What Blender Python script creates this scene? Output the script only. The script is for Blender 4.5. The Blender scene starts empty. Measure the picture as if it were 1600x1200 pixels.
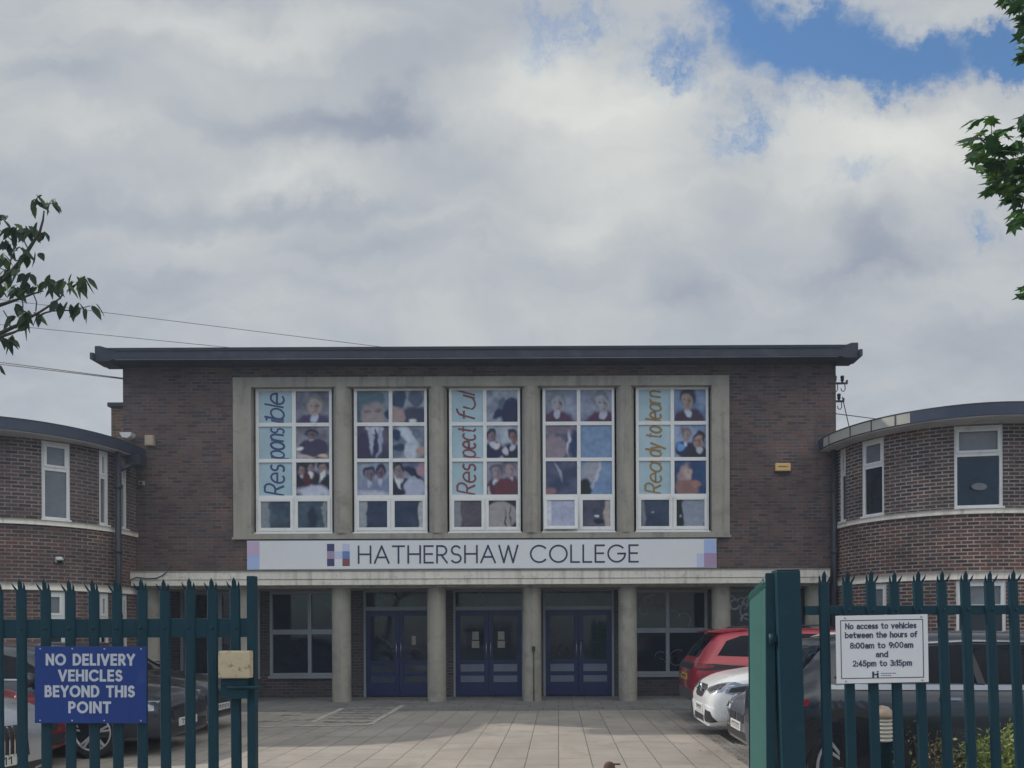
import bpy, bmesh, math, random
import numpy as np
from mathutils import Vector, Matrix
from mathutils.bvhtree import BVHTree
from math import sin, cos, pi, radians, sqrt, atan2

SC = bpy.context.scene
COL = SC.collection
rng = random.Random(7)
nrng = np.random.RandomState(11)

# ------------------------------------------------------------------ camera
F = 1230.0            # focal length in photo pixels (1600 wide)
CX, CY = 872.0, 985.0  # principal point of the (perspective corrected) photo
EYE = 1.62
ROLL = 0.0045
cam_d = bpy.data.cameras.new('camera')
cam = bpy.data.objects.new('camera', cam_d)
COL.objects.link(cam)
cam_d.sensor_width = 36.0
cam_d.lens = F / 1600 * 36.0
cam_d.shift_x = (800 - CX) / 1600
cam_d.shift_y = (CY - 600) / 1600
cam_d.clip_start = 0.05
cam_d.clip_end = 3000
cam.matrix_world = Matrix.Translation((0, 0, EYE)) @ Matrix.Rotation(radians(90), 4, 'X') @ Matrix.Rotation(-ROLL, 4, 'Z')
SC.camera = cam
SC.render.resolution_x, SC.render.resolution_y = 1024, 768

# ------------------------------------------------------------------ exposure
SC.view_settings.view_transform = 'Standard'
SC.view_settings.look = 'None'
SC.view_settings.exposure = 0.0
SC.view_settings.gamma = 1.0

# ------------------------------------------------------------------ sun
SUN_TO = Vector((-1.40, 0.66, 1.0)).normalized()
sun_d = bpy.data.lights.new('sun', 'SUN')
sun_d.energy = 3.1
sun_d.angle = radians(0.6)
sun_d.color = (1.0, 0.93, 0.84)
sun = bpy.data.objects.new('sun', sun_d)
COL.objects.link(sun)
sun.rotation_euler = SUN_TO.to_track_quat('Z', 'Y').to_euler()
sun.location = (-30, 14, 40)

# ------------------------------------------------------------------ sky
def lin(c):
    c = c / 255.0
    return c / 12.92 if c <= 0.04045 else ((c + 0.055) / 1.055) ** 2.4
def rgb(r, g, b, k=1.0):
    return (min(lin(r) * k, .95), min(lin(g) * k, .95), min(lin(b) * k, .95))

class NT:
    """small node-tree helper"""
    def __init__(s, tree):
        s.t = tree; s.n = tree.nodes; s.l = tree.links
    def node(s, typ, **kw):
        nd = s.n.new(typ)
        for k, v in kw.items():
            setattr(nd, k, v)
        return nd
    def put(s, sock, v):
        if isinstance(v, bpy.types.NodeSocket):
            s.l.new(v, sock)
        else:
            if isinstance(v, (tuple, list)) and len(v) == 3 and sock.type == 'RGBA':
                v = (*v, 1)
            sock.default_value = v
    def math(s, op, a, b=0.0, clamp=False):
        nd = s.node('ShaderNodeMath', operation=op, use_clamp=clamp)
        s.put(nd.inputs[0], a); s.put(nd.inputs[1], b)
        return nd.outputs[0]
    def vmath(s, op, a, b=None):
        nd = s.node('ShaderNodeVectorMath', operation=op)
        s.put(nd.inputs[0], a)
        if b is not None:
            s.put(nd.inputs[1], b)
        return nd.outputs['Value'] if op in ('LENGTH', 'DOT_PRODUCT') else nd.outputs[0]
    def noise(s, vec, scale, detail=4, rough=.55, dist=0.0, color=False):
        nd = s.node('ShaderNodeTexNoise')
        if vec is not None:
            s.put(nd.inputs['Vector'], vec)
        nd.inputs['Scale'].default_value = scale
        nd.inputs['Detail'].default_value = detail
        nd.inputs['Roughness'].default_value = rough
        nd.inputs['Distortion'].default_value = dist
        return nd.outputs['Color'] if color else nd.outputs[0]
    def mapr(s, v, a, b, c=0.0, d=1.0, smooth=False):
        nd = s.node('ShaderNodeMapRange', interpolation_type='SMOOTHSTEP' if smooth else 'LINEAR')
        s.put(nd.inputs['Value'], v)
        for i, x in zip((1, 2, 3, 4), (a, b, c, d)):
            nd.inputs[i].default_value = x
        return nd.outputs[0]
    def ramp(s, v, stops):
        nd = s.node('ShaderNodeValToRGB')
        e = nd.color_ramp.elements
        while len(e) < len(stops):
            e.new(0.5)
        for el, (p, c) in zip(e, stops):
            el.position = p; el.color = (*c, 1)
        s.put(nd.inputs[0], v)
        return nd.outputs[0]
    def mix(s, f, a, b, mode='MIX'):
        nd = s.node('ShaderNodeMix', data_type='RGBA', blend_type=mode)
        s.put(nd.inputs[0], f); s.put(nd.inputs[6], a); s.put(nd.inputs[7], b)
        return nd.outputs[2]
    def comb(s, x, y, z):
        nd = s.node('ShaderNodeCombineXYZ')
        s.put(nd.inputs[0], x); s.put(nd.inputs[1], y); s.put(nd.inputs[2], z)
        return nd.outputs[0]
    def sep(s, v):
        nd = s.node('ShaderNodeSeparateXYZ'); s.put(nd.inputs[0], v)
        return nd.outputs

SKY_K = 0.1
world = bpy.data.worlds.new('World')
SC.world = world
world.use_nodes = True
W = NT(world.node_tree)
W.n.clear()
w_out = W.node('ShaderNodeOutputWorld')
w_bg = W.node('ShaderNodeBackground')
w_bg.inputs['Strength'].default_value = SKY_K
W.l.new(w_bg.outputs[0], w_out.inputs[0])
sky = W.node('ShaderNodeTexSky', sky_type='NISHITA', sun_disc=False)
sky.sun_elevation = math.asin(SUN_TO.z)
sky.sun_rotation = atan2(SUN_TO.x, SUN_TO.y)
sky.air_density = 1.0; sky.dust_density = 0.6; sky.ozone_density = 1.6
d = W.node('ShaderNodeTexCoord').outputs['Generated']
dx, dy, dz = W.sep(d)
zc = W.math('ADD', W.math('MAXIMUM', dz, 0.0), 0.16)
Pp = W.comb(W.math('DIVIDE', dx, zc), W.math('DIVIDE', dy, zc), 0.0)
warp = W.vmath('SCALE', W.vmath('SUBTRACT', W.noise(Pp, 1.1, 3, .5, color=True), (.5, .5, .5)))
warp.node.inputs['Scale'].default_value = 0.5
Pw = W.vmath('ADD', Pp, warp)
n_big = W.noise(Pw, 0.85, 3, .45)
n_mid = W.noise(Pw, 2.3, 5, .5)
n_fine = W.noise(Pw, 6.0, 7, .6)
# broad bright and dark cloud masses, as directions of the northern sky
yy = W.math('MAXIMUM', dy, 0.02)
front = W.mapr(dy, 0.05, 0.25)
t0 = W.comb(W.math('DIVIDE', dx, yy), 0.0, W.math('DIVIDE', dz, yy))
tw = W.vmath('SCALE', W.vmath('SUBTRACT', W.noise(t0, 5.0, 6, .6, color=True), (.5, .5, .5)))
tw.node.inputs['Scale'].default_value = 0.22
tv = W.vmath('ADD', t0, tw)
tw2 = W.vmath('SCALE', W.vmath('SUBTRACT', W.noise(t0, 9.0, 8, .68, color=True), (.5, .5, .5)))
tw2.node.inputs['Scale'].default_value = 0.19
tv2 = W.vmath('ADD', t0, tw2)
def sky_blob(px, py, rx, ry, inner=0.0, outer=1.0, v=None, rot=0.0):
    c = ((px - CX) / F, 0.0, (CY - py) / F)
    q = W.vmath('SUBTRACT', v or tv, c)
    if rot:
        vr = W.node('ShaderNodeVectorRotate', rotation_type='Y_AXIS')
        W.put(vr.inputs['Vector'], q); vr.inputs['Angle'].default_value = rot
        q = vr.outputs[0]
    q = W.vmath('MULTIPLY', q, (F / rx, 1.0, F / ry))
    L = W.vmath('LENGTH', q)
    return W.mapr(L, inner, outer, 1.0, 0.0, smooth=True)
val = W.math('ADD', W.math('MULTIPLY', W.math('SUBTRACT', n_big, .5), 0.5), 0.54)
val = W.math('ADD', val, W.math('MULTIPLY', W.math('SUBTRACT', n_mid, .5), 0.34))
val = W.math('ADD', val, W.math('MULTIPLY', W.math('SUBTRACT', n_fine, .5), 0.13))
# long low streaks of the cloud base, seen edge on towards the horizon
n_str = W.noise(W.vmath('MULTIPLY', tv, (3.2, 1.0, 13.0)), 1.0, 6, .58, .4)
val = W.math('ADD', val, W.math('MULTIPLY', W.math('MULTIPLY', W.math('SUBTRACT', n_str, .5), 0.42), front))
acc = None
for (px, py, rx, ry, amt) in [
        (300, 30, 330, 60, .22), (520, 60, 200, 50, .16), (900, 170, 300, 150, .30), (1000, 300, 230, 120, .20),
        (1330, 250, 260, 110, .30), (1480, 200, 220, 80, .18), (480, 265, 200, 50, .14), (120, 225, 130, 45, .10),
        (900, 360, 130, 70, .10), (1560, 450, 140, 90, .10), (600, 340, 300, 25, .06),
        (110, 130, 180, 70, -.14), (560, 180, 220, 55, -.18), (650, 200, 90, 50, -.12), (330, 190, 200, 50, -.10),
        (330, 320, 420, 55, -.15), (300, 440, 160, 60, -.10), (560, 395, 260, 50, -.08),
        (1090, 470, 80, 70, -.16), (1400, 390, 130, 70, -.26), (1330, 440, 180, 60, -.12), (820, 450, 260, 60, -.08),
        (100, 420, 260, 120, -.08), (1450, 560, 250, 80, -.05), (700, 520, 500, 60, .05)]:
    bq = W.math('MULTIPLY', sky_blob(px, py, rx, ry), amt * 1.12)
    acc = bq if acc is None else W.math('ADD', acc, bq)
val = W.math('ADD', val, W.math('MULTIPLY', acc, front), clamp=True)
cloud = W.ramp(val, [(0.0, rgb(130, 141, 161)), (.3, rgb(156, 164, 178)), (.52, rgb(182, 187, 193)),
                     (.75, rgb(205, 208, 207)), (1.0, rgb(224, 226, 220))])
cloud = W.vmath('SCALE', cloud); cloud.node.inputs['Scale'].default_value = 1 / SKY_K
def smax(*a):
    r = a[0]
    for x in a[1:]:
        r = W.math('MAXIMUM', r, x)
    return r
hole = smax(sky_blob(1370, 95, 215, 62, .5, 1.2, tv2, rot=0.0), sky_blob(1180, 30, 170, 75, .3, 1.25, tv2, rot=-.6),
            sky_blob(1590, 92, 130, 46, .5, 1.2, tv2), sky_blob(1290, 60, 180, 75, .5, 1.2, tv2))
puff = smax(sky_blob(1475, 8, 165, 62, .35, 1.15, tv2), sky_blob(1330, -20, 90, 40, .3, 1.1, tv2))
hole = W.math('MULTIPLY', hole, W.math('SUBTRACT', 1.0, W.math('MULTIPLY', puff, .85)))
thin = smax(W.math('MULTIPLY', sky_blob(1165, 200, 75, 95, 0, 1, tv2), .75), W.math('MULTIPLY', sky_blob(1350, 250, 60, 30, 0, 1, tv2), .3),
            W.math('MULTIPLY', sky_blob(1525, 370, 34, 40, 0, 1, tv2), .75), W.math('MULTIPLY', sky_blob(1060, 95, 100, 80, 0, 1, tv2), .7),
            W.math('MULTIPLY', sky_blob(900, 40, 130, 65, 0, 1, tv2), .6), W.math('MULTIPLY', sky_blob(1260, 155, 90, 30, 0, 1, tv2), .5))
thin = W.math('MULTIPLY', thin, W.mapr(W.noise(tv2, 15.0, 8, .68), .40, .58, .15, 1.25))
hole = W.math('MULTIPLY', smax(hole, thin), front)
blue = W.vmath('MULTIPLY', sky.outputs[0], (1.0, 1.36, 1.6))
# unseen clouds behind the viewer: brightened as fill, dimmed low, with more blue between
back = W.mapr(dy, .1, -.35)
cb_ = W.vmath('SCALE', W.vmath('MULTIPLY', cloud, W.mix(back, (1, 1, 1), (1.04, 1.0, .93)))); lift = W.mapr(dz, .10, .45, -.35, 1.75)
W.put(cb_.node.inputs['Scale'], W.math('ADD', 1.0, W.math('MULTIPLY', back, lift)))
hole = W.math('MAXIMUM', hole, W.math('MULTIPLY', back, W.mapr(n_big, .44, .56, .75, .0)))
skycol = W.mix(hole, cb_, blue)
W.put(w_bg.inputs['Color'], skycol)

# ------------------------------------------------------------------ placing helpers
def X(px, Y, py=CY):
    return ((px - CX) + (CY - py) * ROLL) * Y / F
def Z(py, Y, px=CX):
    return EYE + ((CY - py) - (px - CX) * ROLL) * Y / F
def P(px, py, Y):
    return Vector((X(px, Y, py), Y, Z(py, Y, px)))

# ------------------------------------------------------------------ object helpers
def tag(o, label=None, cat=None, group=None, kind=None):
    if label: o['label'] = label
    if cat: o['category'] = cat
    if group: o['group'] = group
    if kind: o['kind'] = kind
    return o
def thing(name, label, cat, loc=(0, 0, 0), rotz=0.0, group=None):
    o = bpy.data.objects.new(name, None)
    o.empty_display_size = .2
    COL.objects.link(o)
    o.location = loc; o.rotation_euler = (0, 0, rotz)
    return tag(o, label, cat, group)
def root_of(o):
    while o.parent: o = o.parent
    return o

class MB:
    """collects faces, then links them as ONE mesh object"""
    def __init__(s):
        s.v = []; s.f = []; s.uv = []; s.mi = []; s.m = 0; s.sm = []; s.smooth = False
    def face(s, pts, uv=None):
        i0 = len(s.v)
        s.v += [tuple(p) for p in pts]
        s.f.append(tuple(range(i0, i0 + len(pts))))
        s.uv.append(uv); s.mi.append(s.m); s.sm.append(s.smooth)
    def box(s, x0, x1, y0, y1, z0, z1, skip=''):
        a = [(x0, y0, z0), (x1, y0, z0), (x1, y1, z0), (x0, y1, z0), (x0, y0, z1), (x1, y0, z1), (x1, y1, z1), (x0, y1, z1)]
        for k, q in (('b', (3, 2, 1, 0)), ('t', (4, 5, 6, 7)), ('f', (0, 1, 5, 4)), ('r', (1, 2, 6, 5)), ('k', (2, 3, 7, 6)), ('l', (3, 0, 4, 7))):
            if k not in skip:
                s.face([a[i] for i in q])
    def obox(s, c, ax, ay, az, hx, hy, hz):
        c = Vector(c); ax = Vector(ax).normalized() * hx; ay = Vector(ay).normalized() * hy; az = Vector(az).normalized() * hz
        p = [c + ax * i + ay * j + az * k for k in (-1, 1) for j in (-1, 1) for i in (-1, 1)]
        for q in ((2, 3, 1, 0), (4, 5, 7, 6), (0, 1, 5, 4), (1, 3, 7, 5), (3, 2, 6, 7), (2, 0, 4, 6)):
            s.face([p[i] for i in q])
    def prism(s, poly, f, a, b):
        """poly: 2-D outline; f(u, v, w) -> point; w from a to b"""
        n = len(poly)
        s.face([f(u, v, a) for u, v in poly]); s.face([f(u, v, b) for u, v in reversed(poly)])
        for i in range(n):
            (u0, v0), (u1, v1) = poly[i], poly[(i + 1) % n]
            s.face([f(u0, v0, b), f(u1, v1, b), f(u1, v1, a), f(u0, v0, a)])
    def tube(s, pts, r, n=8, caps=True):
        pts = [Vector(p) for p in pts]
        rs = r if isinstance(r, (list, tuple)) else [r] * len(pts)
        rings = []
        up = None
        for i, p in enumerate(pts):
            t = (pts[min(i + 1, len(pts) - 1)] - pts[max(i - 1, 0)]).normalized()
            if up is None:
                up = Vector((0, 0, 1)) if abs(t.z) < .9 else Vector((1, 0, 0))
            a = (up - t * up.dot(t)).normalized(); b = t.cross(a); up = a
            rings.append([p + (a * cos(2 * pi * k / n) + b * sin(2 * pi * k / n)) * rs[i] for k in range(n)])
        sm = s.smooth; s.smooth = True
        for i in range(len(rings) - 1):
            for k in range(n):
                s.face([rings[i][k], rings[i][(k + 1) % n], rings[i + 1][(k + 1) % n], rings[i + 1][k]])
        s.smooth = sm
        if caps:
            s.face(rings[0][::-1]); s.face(rings[-1])
    def lathe(s, prof, c, axis='Z', n=24):
        """prof: (r, h) list revolved about axis through c"""
        c = Vector(c)
        def pt(r, h, k):
            a = 2 * pi * k / n
            if axis == 'Z': return c + Vector((r * cos(a), r * sin(a), h))
            if axis == 'Y': return c + Vector((r * cos(a), h, r * sin(a)))
            return c + Vector((h, r * cos(a), r * sin(a)))
        sm = s.smooth; s.smooth = True
        for i in range(len(prof) - 1):
            for k in range(n):
                q = [pt(*prof[i], k), pt(*prof[i], k + 1), pt(*prof[i + 1], k + 1), pt(*prof[i + 1], k)]
                if prof[i][0] < 1e-6: q = [q[0], q[2], q[3]]
                elif prof[i + 1][0] < 1e-6: q = [q[0], q[1], q[2]]
                s.face(q)
        s.smooth = sm
    def build(s, name, mat, parent=None, local=False, bevel=0.0, weld=True):
        me = bpy.data.meshes.new(name)
        off = Vector((0, 0, 0))
        if parent is not None and not local:
            off = root_of(parent).location
        vs = [(x - off.x, y - off.y, z - off.z) for x, y, z in s.v]
        me.from_pydata(vs, [], s.f)
        mats = mat if isinstance(mat, (list, tuple)) else [mat]
        for m in mats: me.materials.append(m)
        uvl = me.uv_layers.new(name='UVMap')
        data = []
        for p, uv in zip(me.polygons, s.uv):
            p.material_index = s.mi[p.index]
            p.use_smooth = s.sm[p.index]
            if uv is None:
                n = p.normal
                for li in p.loop_indices:
                    c = s.v[me.loops[li].vertex_index]
                    if abs(n.z) > .7: data += [c[0], c[1]]
                    elif abs(n.x) > abs(n.y): data += [c[1], c[2]]
                    else: data += [c[0], c[2]]
            else:
                for q in uv: data += [q[0], q[1]]
        uvl.data.foreach_set('uv', data)
        if weld or bevel:
            bm = bmesh.new(); bm.from_mesh(me)
            bmesh.ops.remove_doubles(bm, verts=bm.verts, dist=2e-5)
            if bevel:
                es = [e for e in bm.edges if len(e.link_faces) == 2 and e.calc_face_angle(0) > .6]
                bmesh.ops.bevel(bm, geom=es, offset=bevel, segments=2, affect='EDGES', profile=.6, clamp_overlap=True)
            bm.to_mesh(me); bm.free()
        o = bpy.data.objects.new(name, me)
        COL.objects.link(o)
        if parent is not None: o.parent = parent
        return o
def copy_tree(o, parent=None):
    c = o.copy(); COL.objects.link(c)
    if parent is not None: c.parent = parent
    for ch in [k for k in bpy.data.objects if k.parent == o]:
        copy_tree(ch, c)
    return c
# ------------------------------------------------------------------ materials
def new_mat(name):
    m = bpy.data.materials.new(name); m.use_nodes = True
    t = NT(m.node_tree)
    return m, t, t.n['Principled BSDF']
def plain(name, col, rough=.6, metal=0.0, var=.12, vscale=3.0, bump=0.0, bscale=60.0, spec=.5, dirt=None, coat=0.0, streak=None, chips=None):
    m, t, b = new_mat(name)
    co = t.node('ShaderNodeTexCoord').outputs['Object']
    n = t.noise(co, vscale, 6, .6)
    n2 = t.noise(co, vscale * 9, 4, .6)
    f = t.math('ADD', t.math('MULTIPLY', n, .65), t.math('MULTIPLY', n2, .35))
    lo = tuple(c * (1 - var) for c in col); hi = tuple(min(1, c * (1 + var)) for c in col)
    c = t.ramp(f, [(.3, lo), (.7, hi)])
    if dirt:
        (dcol, amt, sc, th) = dirt
        k = t.mapr(t.noise(co, sc, 7, .68, .4), th, th + .16, 0, amt)
        c = t.mix(k, c, dcol)
    if streak:      # rain streaks running down the face
        (scol, amt) = streak
        sv = t.vmath('MULTIPLY', co, (7.0, 7.0, .38))
        k = t.math('MULTIPLY', t.mapr(t.noise(sv, 1.0, 5, .6), .48, .66, 0, amt), t.mapr(t.noise(co, .9, 4, .6), .38, .62, .1, 1))
        c = t.mix(k, c, scol)
    if chips:
        (ccol, sc, th) = chips
        c = t.mix(t.mapr(t.noise(co, sc, 8, .72, .3), th, th + .02, 0, .95), c, ccol)
    t.put(b.inputs['Base Color'], c)
    t.put(b.inputs['Roughness'], t.mapr(n2, .25, .75, max(.02, rough * .88), min(1, rough * 1.1)))
    b.inputs['Metallic'].default_value = metal
    b.inputs['Specular IOR Level'].default_value = spec
    if coat:
        b.inputs['Coat Weight'].default_value = coat; b.inputs['Coat Roughness'].default_value = .04
    if bump:
        bn = t.node('ShaderNodeBump'); bn.inputs['Strength'].default_value = bump; bn.inputs['Distance'].default_value = .01
        t.put(bn.inputs['Height'], t.noise(co, bscale, 5, .6)); t.l.new(bn.outputs[0], b.inputs['Normal'])
    return m
def brick(name, c1, c2, mortar, w=.225, h=.075, ms=.011, stain=(.05, .045, .05), samt=.35, cvar=.5, bump=.5, low=0):
    m, t, b = new_mat(name)
    uv = t.node('ShaderNodeTexCoord').outputs['UV']
    br = t.node('ShaderNodeTexBrick')
    wob = t.vmath('SCALE', t.vmath('SUBTRACT', t.noise(uv, 18, 3, .6, color=True), (.5, .5, .5)))
    wob.node.inputs['Scale'].default_value = .006
    t.put(br.inputs['Vector'], t.vmath('ADD', uv, wob))
    br.inputs['Scale'].default_value = 1.0
    br.inputs['Brick Width'].default_value = w
    br.inputs['Row Height'].default_value = h
    br.inputs['Mortar Size'].default_value = ms
    br.inputs['Mortar Smooth'].default_value = .25
    br.inputs['Bias'].default_value = -.1
    t.put(br.inputs['Color1'], (0, 0, 0)); t.put(br.inputs['Color2'], (1, 1, 1))
    mx_ = tuple((a + b_) / 2 for a, b_ in zip(c1, c2))
    odd = (c1[0] * 1.30, c1[1] * 1.22, c1[2] * 1.10); red = (c1[0] * 1.12, c1[1] * .86, c1[2] * .78); drk = tuple(q * .72 for q in c2)
    tint = t.ramp(t.sep(br.outputs['Color'])[0], [(0.0, drk), (.22, c2), (.45, mx_), (.62, c1), (.80, red), (.97, odd)])
    mn = t.noise(uv, 1.7, 6, .65)
    mc = t.mix(t.mapr(mn, .3, .7), tuple(c * .45 for c in mortar), tuple(min(1, c * 1.25) for c in mortar))
    t.put(br.inputs['Mortar'], (.5, .5, .5))
    bcol = t.mix(br.outputs['Fac'], tint, mc)
    # fine grain and large weathering
    g = t.mapr(t.noise(uv, 55, 4, .7), .25, .75, 1 - cvar * .45, 1 + cvar * .45)
    big = t.mapr(t.noise(uv, .55, 6, .6), .3, .72, .78, 1.22)
    mul = t.math('MULTIPLY', g, big)
    c = t.mix(1.0, bcol, t.comb(mul, mul, mul), 'MULTIPLY')
    if low:        # the courses below the sill are of a redder brick
        vv = t.sep(uv)[1]
        c = t.mix(t.math('MULTIPLY', t.mapr(vv, low - .01, low + .01, 1, 0), t.mapr(t.noise(uv, .5, 3), .35, .6, .35, 1)), c, t.mix(1.0, c, (1.20, 1.0, .93), 'MULTIPLY'))
    k = t.mapr(t.noise(uv, .8, 7, .65, .6), .52, .72, 0, samt)
    c = t.mix(k, c, stain)
    sv = t.vmath('MULTIPLY', uv, (5.0, .30, 1.0))
    k = t.math('MULTIPLY', t.mapr(t.noise(sv, 1.0, 5, .6), .5, .68, 0, .5), t.mapr(t.noise(uv, .35, 4, .6), .40, .62, 0, 1))
    c = t.mix(k, c, (.045, .042, .048))
    t.put(b.inputs['Base Color'], c)
    b.inputs['Roughness'].default_value = .88
    bn = t.node('ShaderNodeBump'); bn.inputs['Strength'].default_value = bump; bn.inputs['Distance'].default_value = .008
    hgt = t.math('ADD', t.math('MULTIPLY', t.math('SUBTRACT', 1.0, br.outputs['Fac']), .8), t.math('MULTIPLY', t.noise(uv, 90, 3, .6), .3))
    t.put(bn.inputs['Height'], hgt); t.l.new(bn.outputs[0], b.inputs['Normal'])
    return m
def paving(name, c1, c2, joint, w, h, ms, dirtcol, damt, rot=0.0, off=.5, var=.18):
    m, t, b = new_mat(name)
    co = t.node('ShaderNodeTexCoord').outputs['Object']
    mp = t.node('ShaderNodeMapping'); mp.inputs['Rotation'].default_value = (0, 0, rot)
    t.put(mp.inputs['Vector'], co)
    v = mp.outputs[0]
    wob = t.vmath('SCALE', t.vmath('SUBTRACT', t.noise(v, 4, 4, .6, color=True), (.5, .5, .5)))
    wob.node.inputs['Scale'].default_value = .02
    br = t.node('ShaderNodeTexBrick')
    br.offset = off
    t.put(br.inputs['Vector'], t.vmath('ADD', v, wob))
    br.inputs['Scale'].default_value = 1.0
    br.inputs['Brick Width'].default_value = w; br.inputs['Row Height'].default_value = h
    br.inputs['Mortar Size'].default_value = ms; br.inputs['Mortar Smooth'].default_value = .35
    t.put(br.inputs['Color1'], c1); t.put(br.inputs['Color2'], c2); t.put(br.inputs['Mortar'], joint)
    g = t.mapr(t.noise(v, 40, 5, .7), .25, .75, 1 - var, 1 + var)
    g = t.math('MULTIPLY', g, t.mapr(t.noise(v, .9, 6, .6), .3, .7, .86, 1.12))
    c = t.mix(1.0, br.outputs['Color'], t.comb(g, g, g), 'MULTIPLY')
    k = t.mapr(t.noise(v, 1.3, 8, .7, .8), .5, .7, 0, damt)
    c = t.mix(k, c, dirtcol)
    k2 = t.mapr(t.noise(v, 21, 6, .75), .66, .72, 0, damt)
    c = t.mix(k2, c, tuple(x * .5 for x in dirtcol))
    t.put(b.inputs['Base Color'], c)
    b.inputs['Roughness'].default_value = .9
    bn = t.node('ShaderNodeBump'); bn.inputs['Strength'].default_value = .5; bn.inputs['Distance'].default_value = .01
    t.put(bn.inputs['Height'], t.math('ADD', t.math('SUBTRACT', 1.0, br.outputs['Fac']), t.math('MULTIPLY', t.noise(v, 60, 4, .7), .35)))
    t.l.new(bn.outputs[0], b.inputs['Normal'])
    return m
def vcol(name, rough=.3, spec=.5):
    m, t, b = new_mat(name)
    a = t.node('ShaderNodeVertexColor'); a.layer_name = 'Col'
    t.l.new(a.outputs[0], b.inputs['Base Color'])
    b.inputs['Roughness'].default_value = rough
    b.inputs['Specular IOR Level'].default_value = spec
    return m
def glass(name, col, rough=.04, var=.4, spec=.5):
    m, t, b = new_mat(name)
    co = t.node('ShaderNodeTexCoord').outputs['Object']
    n = t.noise(co, 1.6, 5, .6, .8)
    c = t.ramp(n, [(.32, tuple(x * (1 - var) for x in col)), (.7, tuple(min(1, x * (1 + var)) for x in col))])
    t.put(b.inputs['Base Color'], c)
    b.inputs['Roughness'].default_value = rough
    b.inputs['Specular IOR Level'].default_value = spec
    bn = t.node('ShaderNodeBump'); bn.inputs['Strength'].default_value = .08; bn.inputs['Distance'].default_value = .02
    t.put(bn.inputs['Height'], t.noise(co, 1.1, 2, .5)); t.l.new(bn.outputs[0], b.inputs['Normal'])
    return m

M = {}
M['brick_main'] = brick('brick_main', (.132, .088, .078), (.094, .068, .068), (.145, .118, .112), samt=.35)
M['brick_wing'] = brick('brick_wing', (.112, .073, .064), (.064, .048, .050), (.36, .31, .275), ms=.0135, samt=.3, cvar=.7, low=3.9)
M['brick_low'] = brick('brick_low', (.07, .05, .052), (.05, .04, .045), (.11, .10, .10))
M['brick_wing_dull'] = brick('brick_wing_dull', (.112, .078, .074), (.074, .057, .060), (.26, .225, .21), ms=.0125, samt=.3, cvar=.6, low=3.8)
M['brick_tan'] = brick('brick_tan', (.22, .125, .075), (.17, .10, .065), (.26, .22, .18))
M['concrete'] = plain('concrete', (.35, .318, .272), .85, var=.14, vscale=1.2, bump=.25, dirt=((.16, .15, .14), .5, 2.2, .52), streak=((.13, .125, .115), .6))
M['column'] = plain('column_stone', (.33, .303, .25), .85, var=.16, vscale=1.0, bump=.3, dirt=((.15, .145, .135), .5, 2.6, .5), streak=((.13, .125, .11), .5))
M['band'] = plain('painted_band', (.72, .67, .585), .6, var=.10, vscale=1.4, dirt=((.22, .20, .17), .7, 5.0, .57), streak=((.25, .23, .19), .55))
M['white'] = plain('white_upvc', (.78, .77, .75), .35, var=.05, vscale=2.0, dirt=((.4, .39, .37), .4, 3.0, .55))
M['roof_dark'] = plain('roof_fascia_dark', (.022, .028, .050), .55, var=.2, vscale=1.2, dirt=((.06, .07, .095), .6, 2.0, .5))
M['roof_felt'] = plain('roof_felt', (.04, .042, .05), .9, var=.25, bump=.5)
M['soffit'] = plain('soffit_paint', (.78, .79, .82), .7, var=.12, vscale=1.0, dirt=((.4, .4, .42), .5, 1.5, .5))
M['fascia_sunlit'] = plain('wing_fascia_sunlit', (.40, .38, .34), .5, var=.12, dirt=((.2, .19, .17), .5, 2.5, .55))  # paler colour carries the sun on this stretch of fascia
M['fascia_metal'] = plain('wing_fascia_metal', (.038, .047, .082), .5, metal=.1, var=.18, vscale=1.4, dirt=((.06, .07, .10), .6, 1.6, .5))
M['wing_soffit'] = plain('wing_soffit', (.50, .485, .46), .7, var=.12, vscale=1.5, dirt=((.2, .2, .2), .5, 2.0, .52))
M['pipe'] = plain('cast_iron_pipe', (.028, .03, .042), .5, var=.2)
M['glass_dark'] = glass('window_glass_dark', (.010, .016, .030))
M['glass_wing'] = glass('window_glass_pale', (.05, .06, .085), .05)
M['glass_grey'] = glass('window_glass_blind', (.17, .18, .20), .12, var=.25)
M['print'] = vcol('printed_window_film', .28, .5)
M['door_blue'] = plain('door_blue_paint', (.005, .011, .085), .42, var=.15)
M['door_frame'] = plain('door_frame_grey', (.24, .26, .28), .5, var=.1)
M['frame_grey'] = plain('aluminium_frame', (.30, .31, .33), .45, metal=.2, var=.1)
M['plate'] = plain('kick_plate', (.17, .19, .24), .35, metal=.4, var=.15)
M['steel'] = plain('steel', (.42, .42, .43), .3, metal=.9, var=.1)
M['sign_white'] = plain('sign_white', (.74, .735, .75), .4, var=.04, vscale=.7)
M['navy'] = plain('navy_vinyl', (.030, .032, .085), .45, var=.06)
M['sq_navy'] = plain('sq_navy', (.055, .05, .15), .45, var=.05)
M['sq_blue'] = plain('sq_blue', (.13, .23, .52), .45, var=.05)
M['sq_red'] = plain('sq_red', (.22, .075, .085), .45, var=.05)
M['sq_mauve'] = plain('sq_mauve', (.40, .28, .42), .45, var=.05)
M['sq_pink'] = plain('sq_pink', (.58, .42, .60), .45, var=.05)
M['sq_sky'] = plain('sq_sky', (.40, .50, .78), .45, var=.05)
M['sq_lilac'] = plain('sq_lilac', (.55, .57, .76), .45, var=.05)
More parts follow.
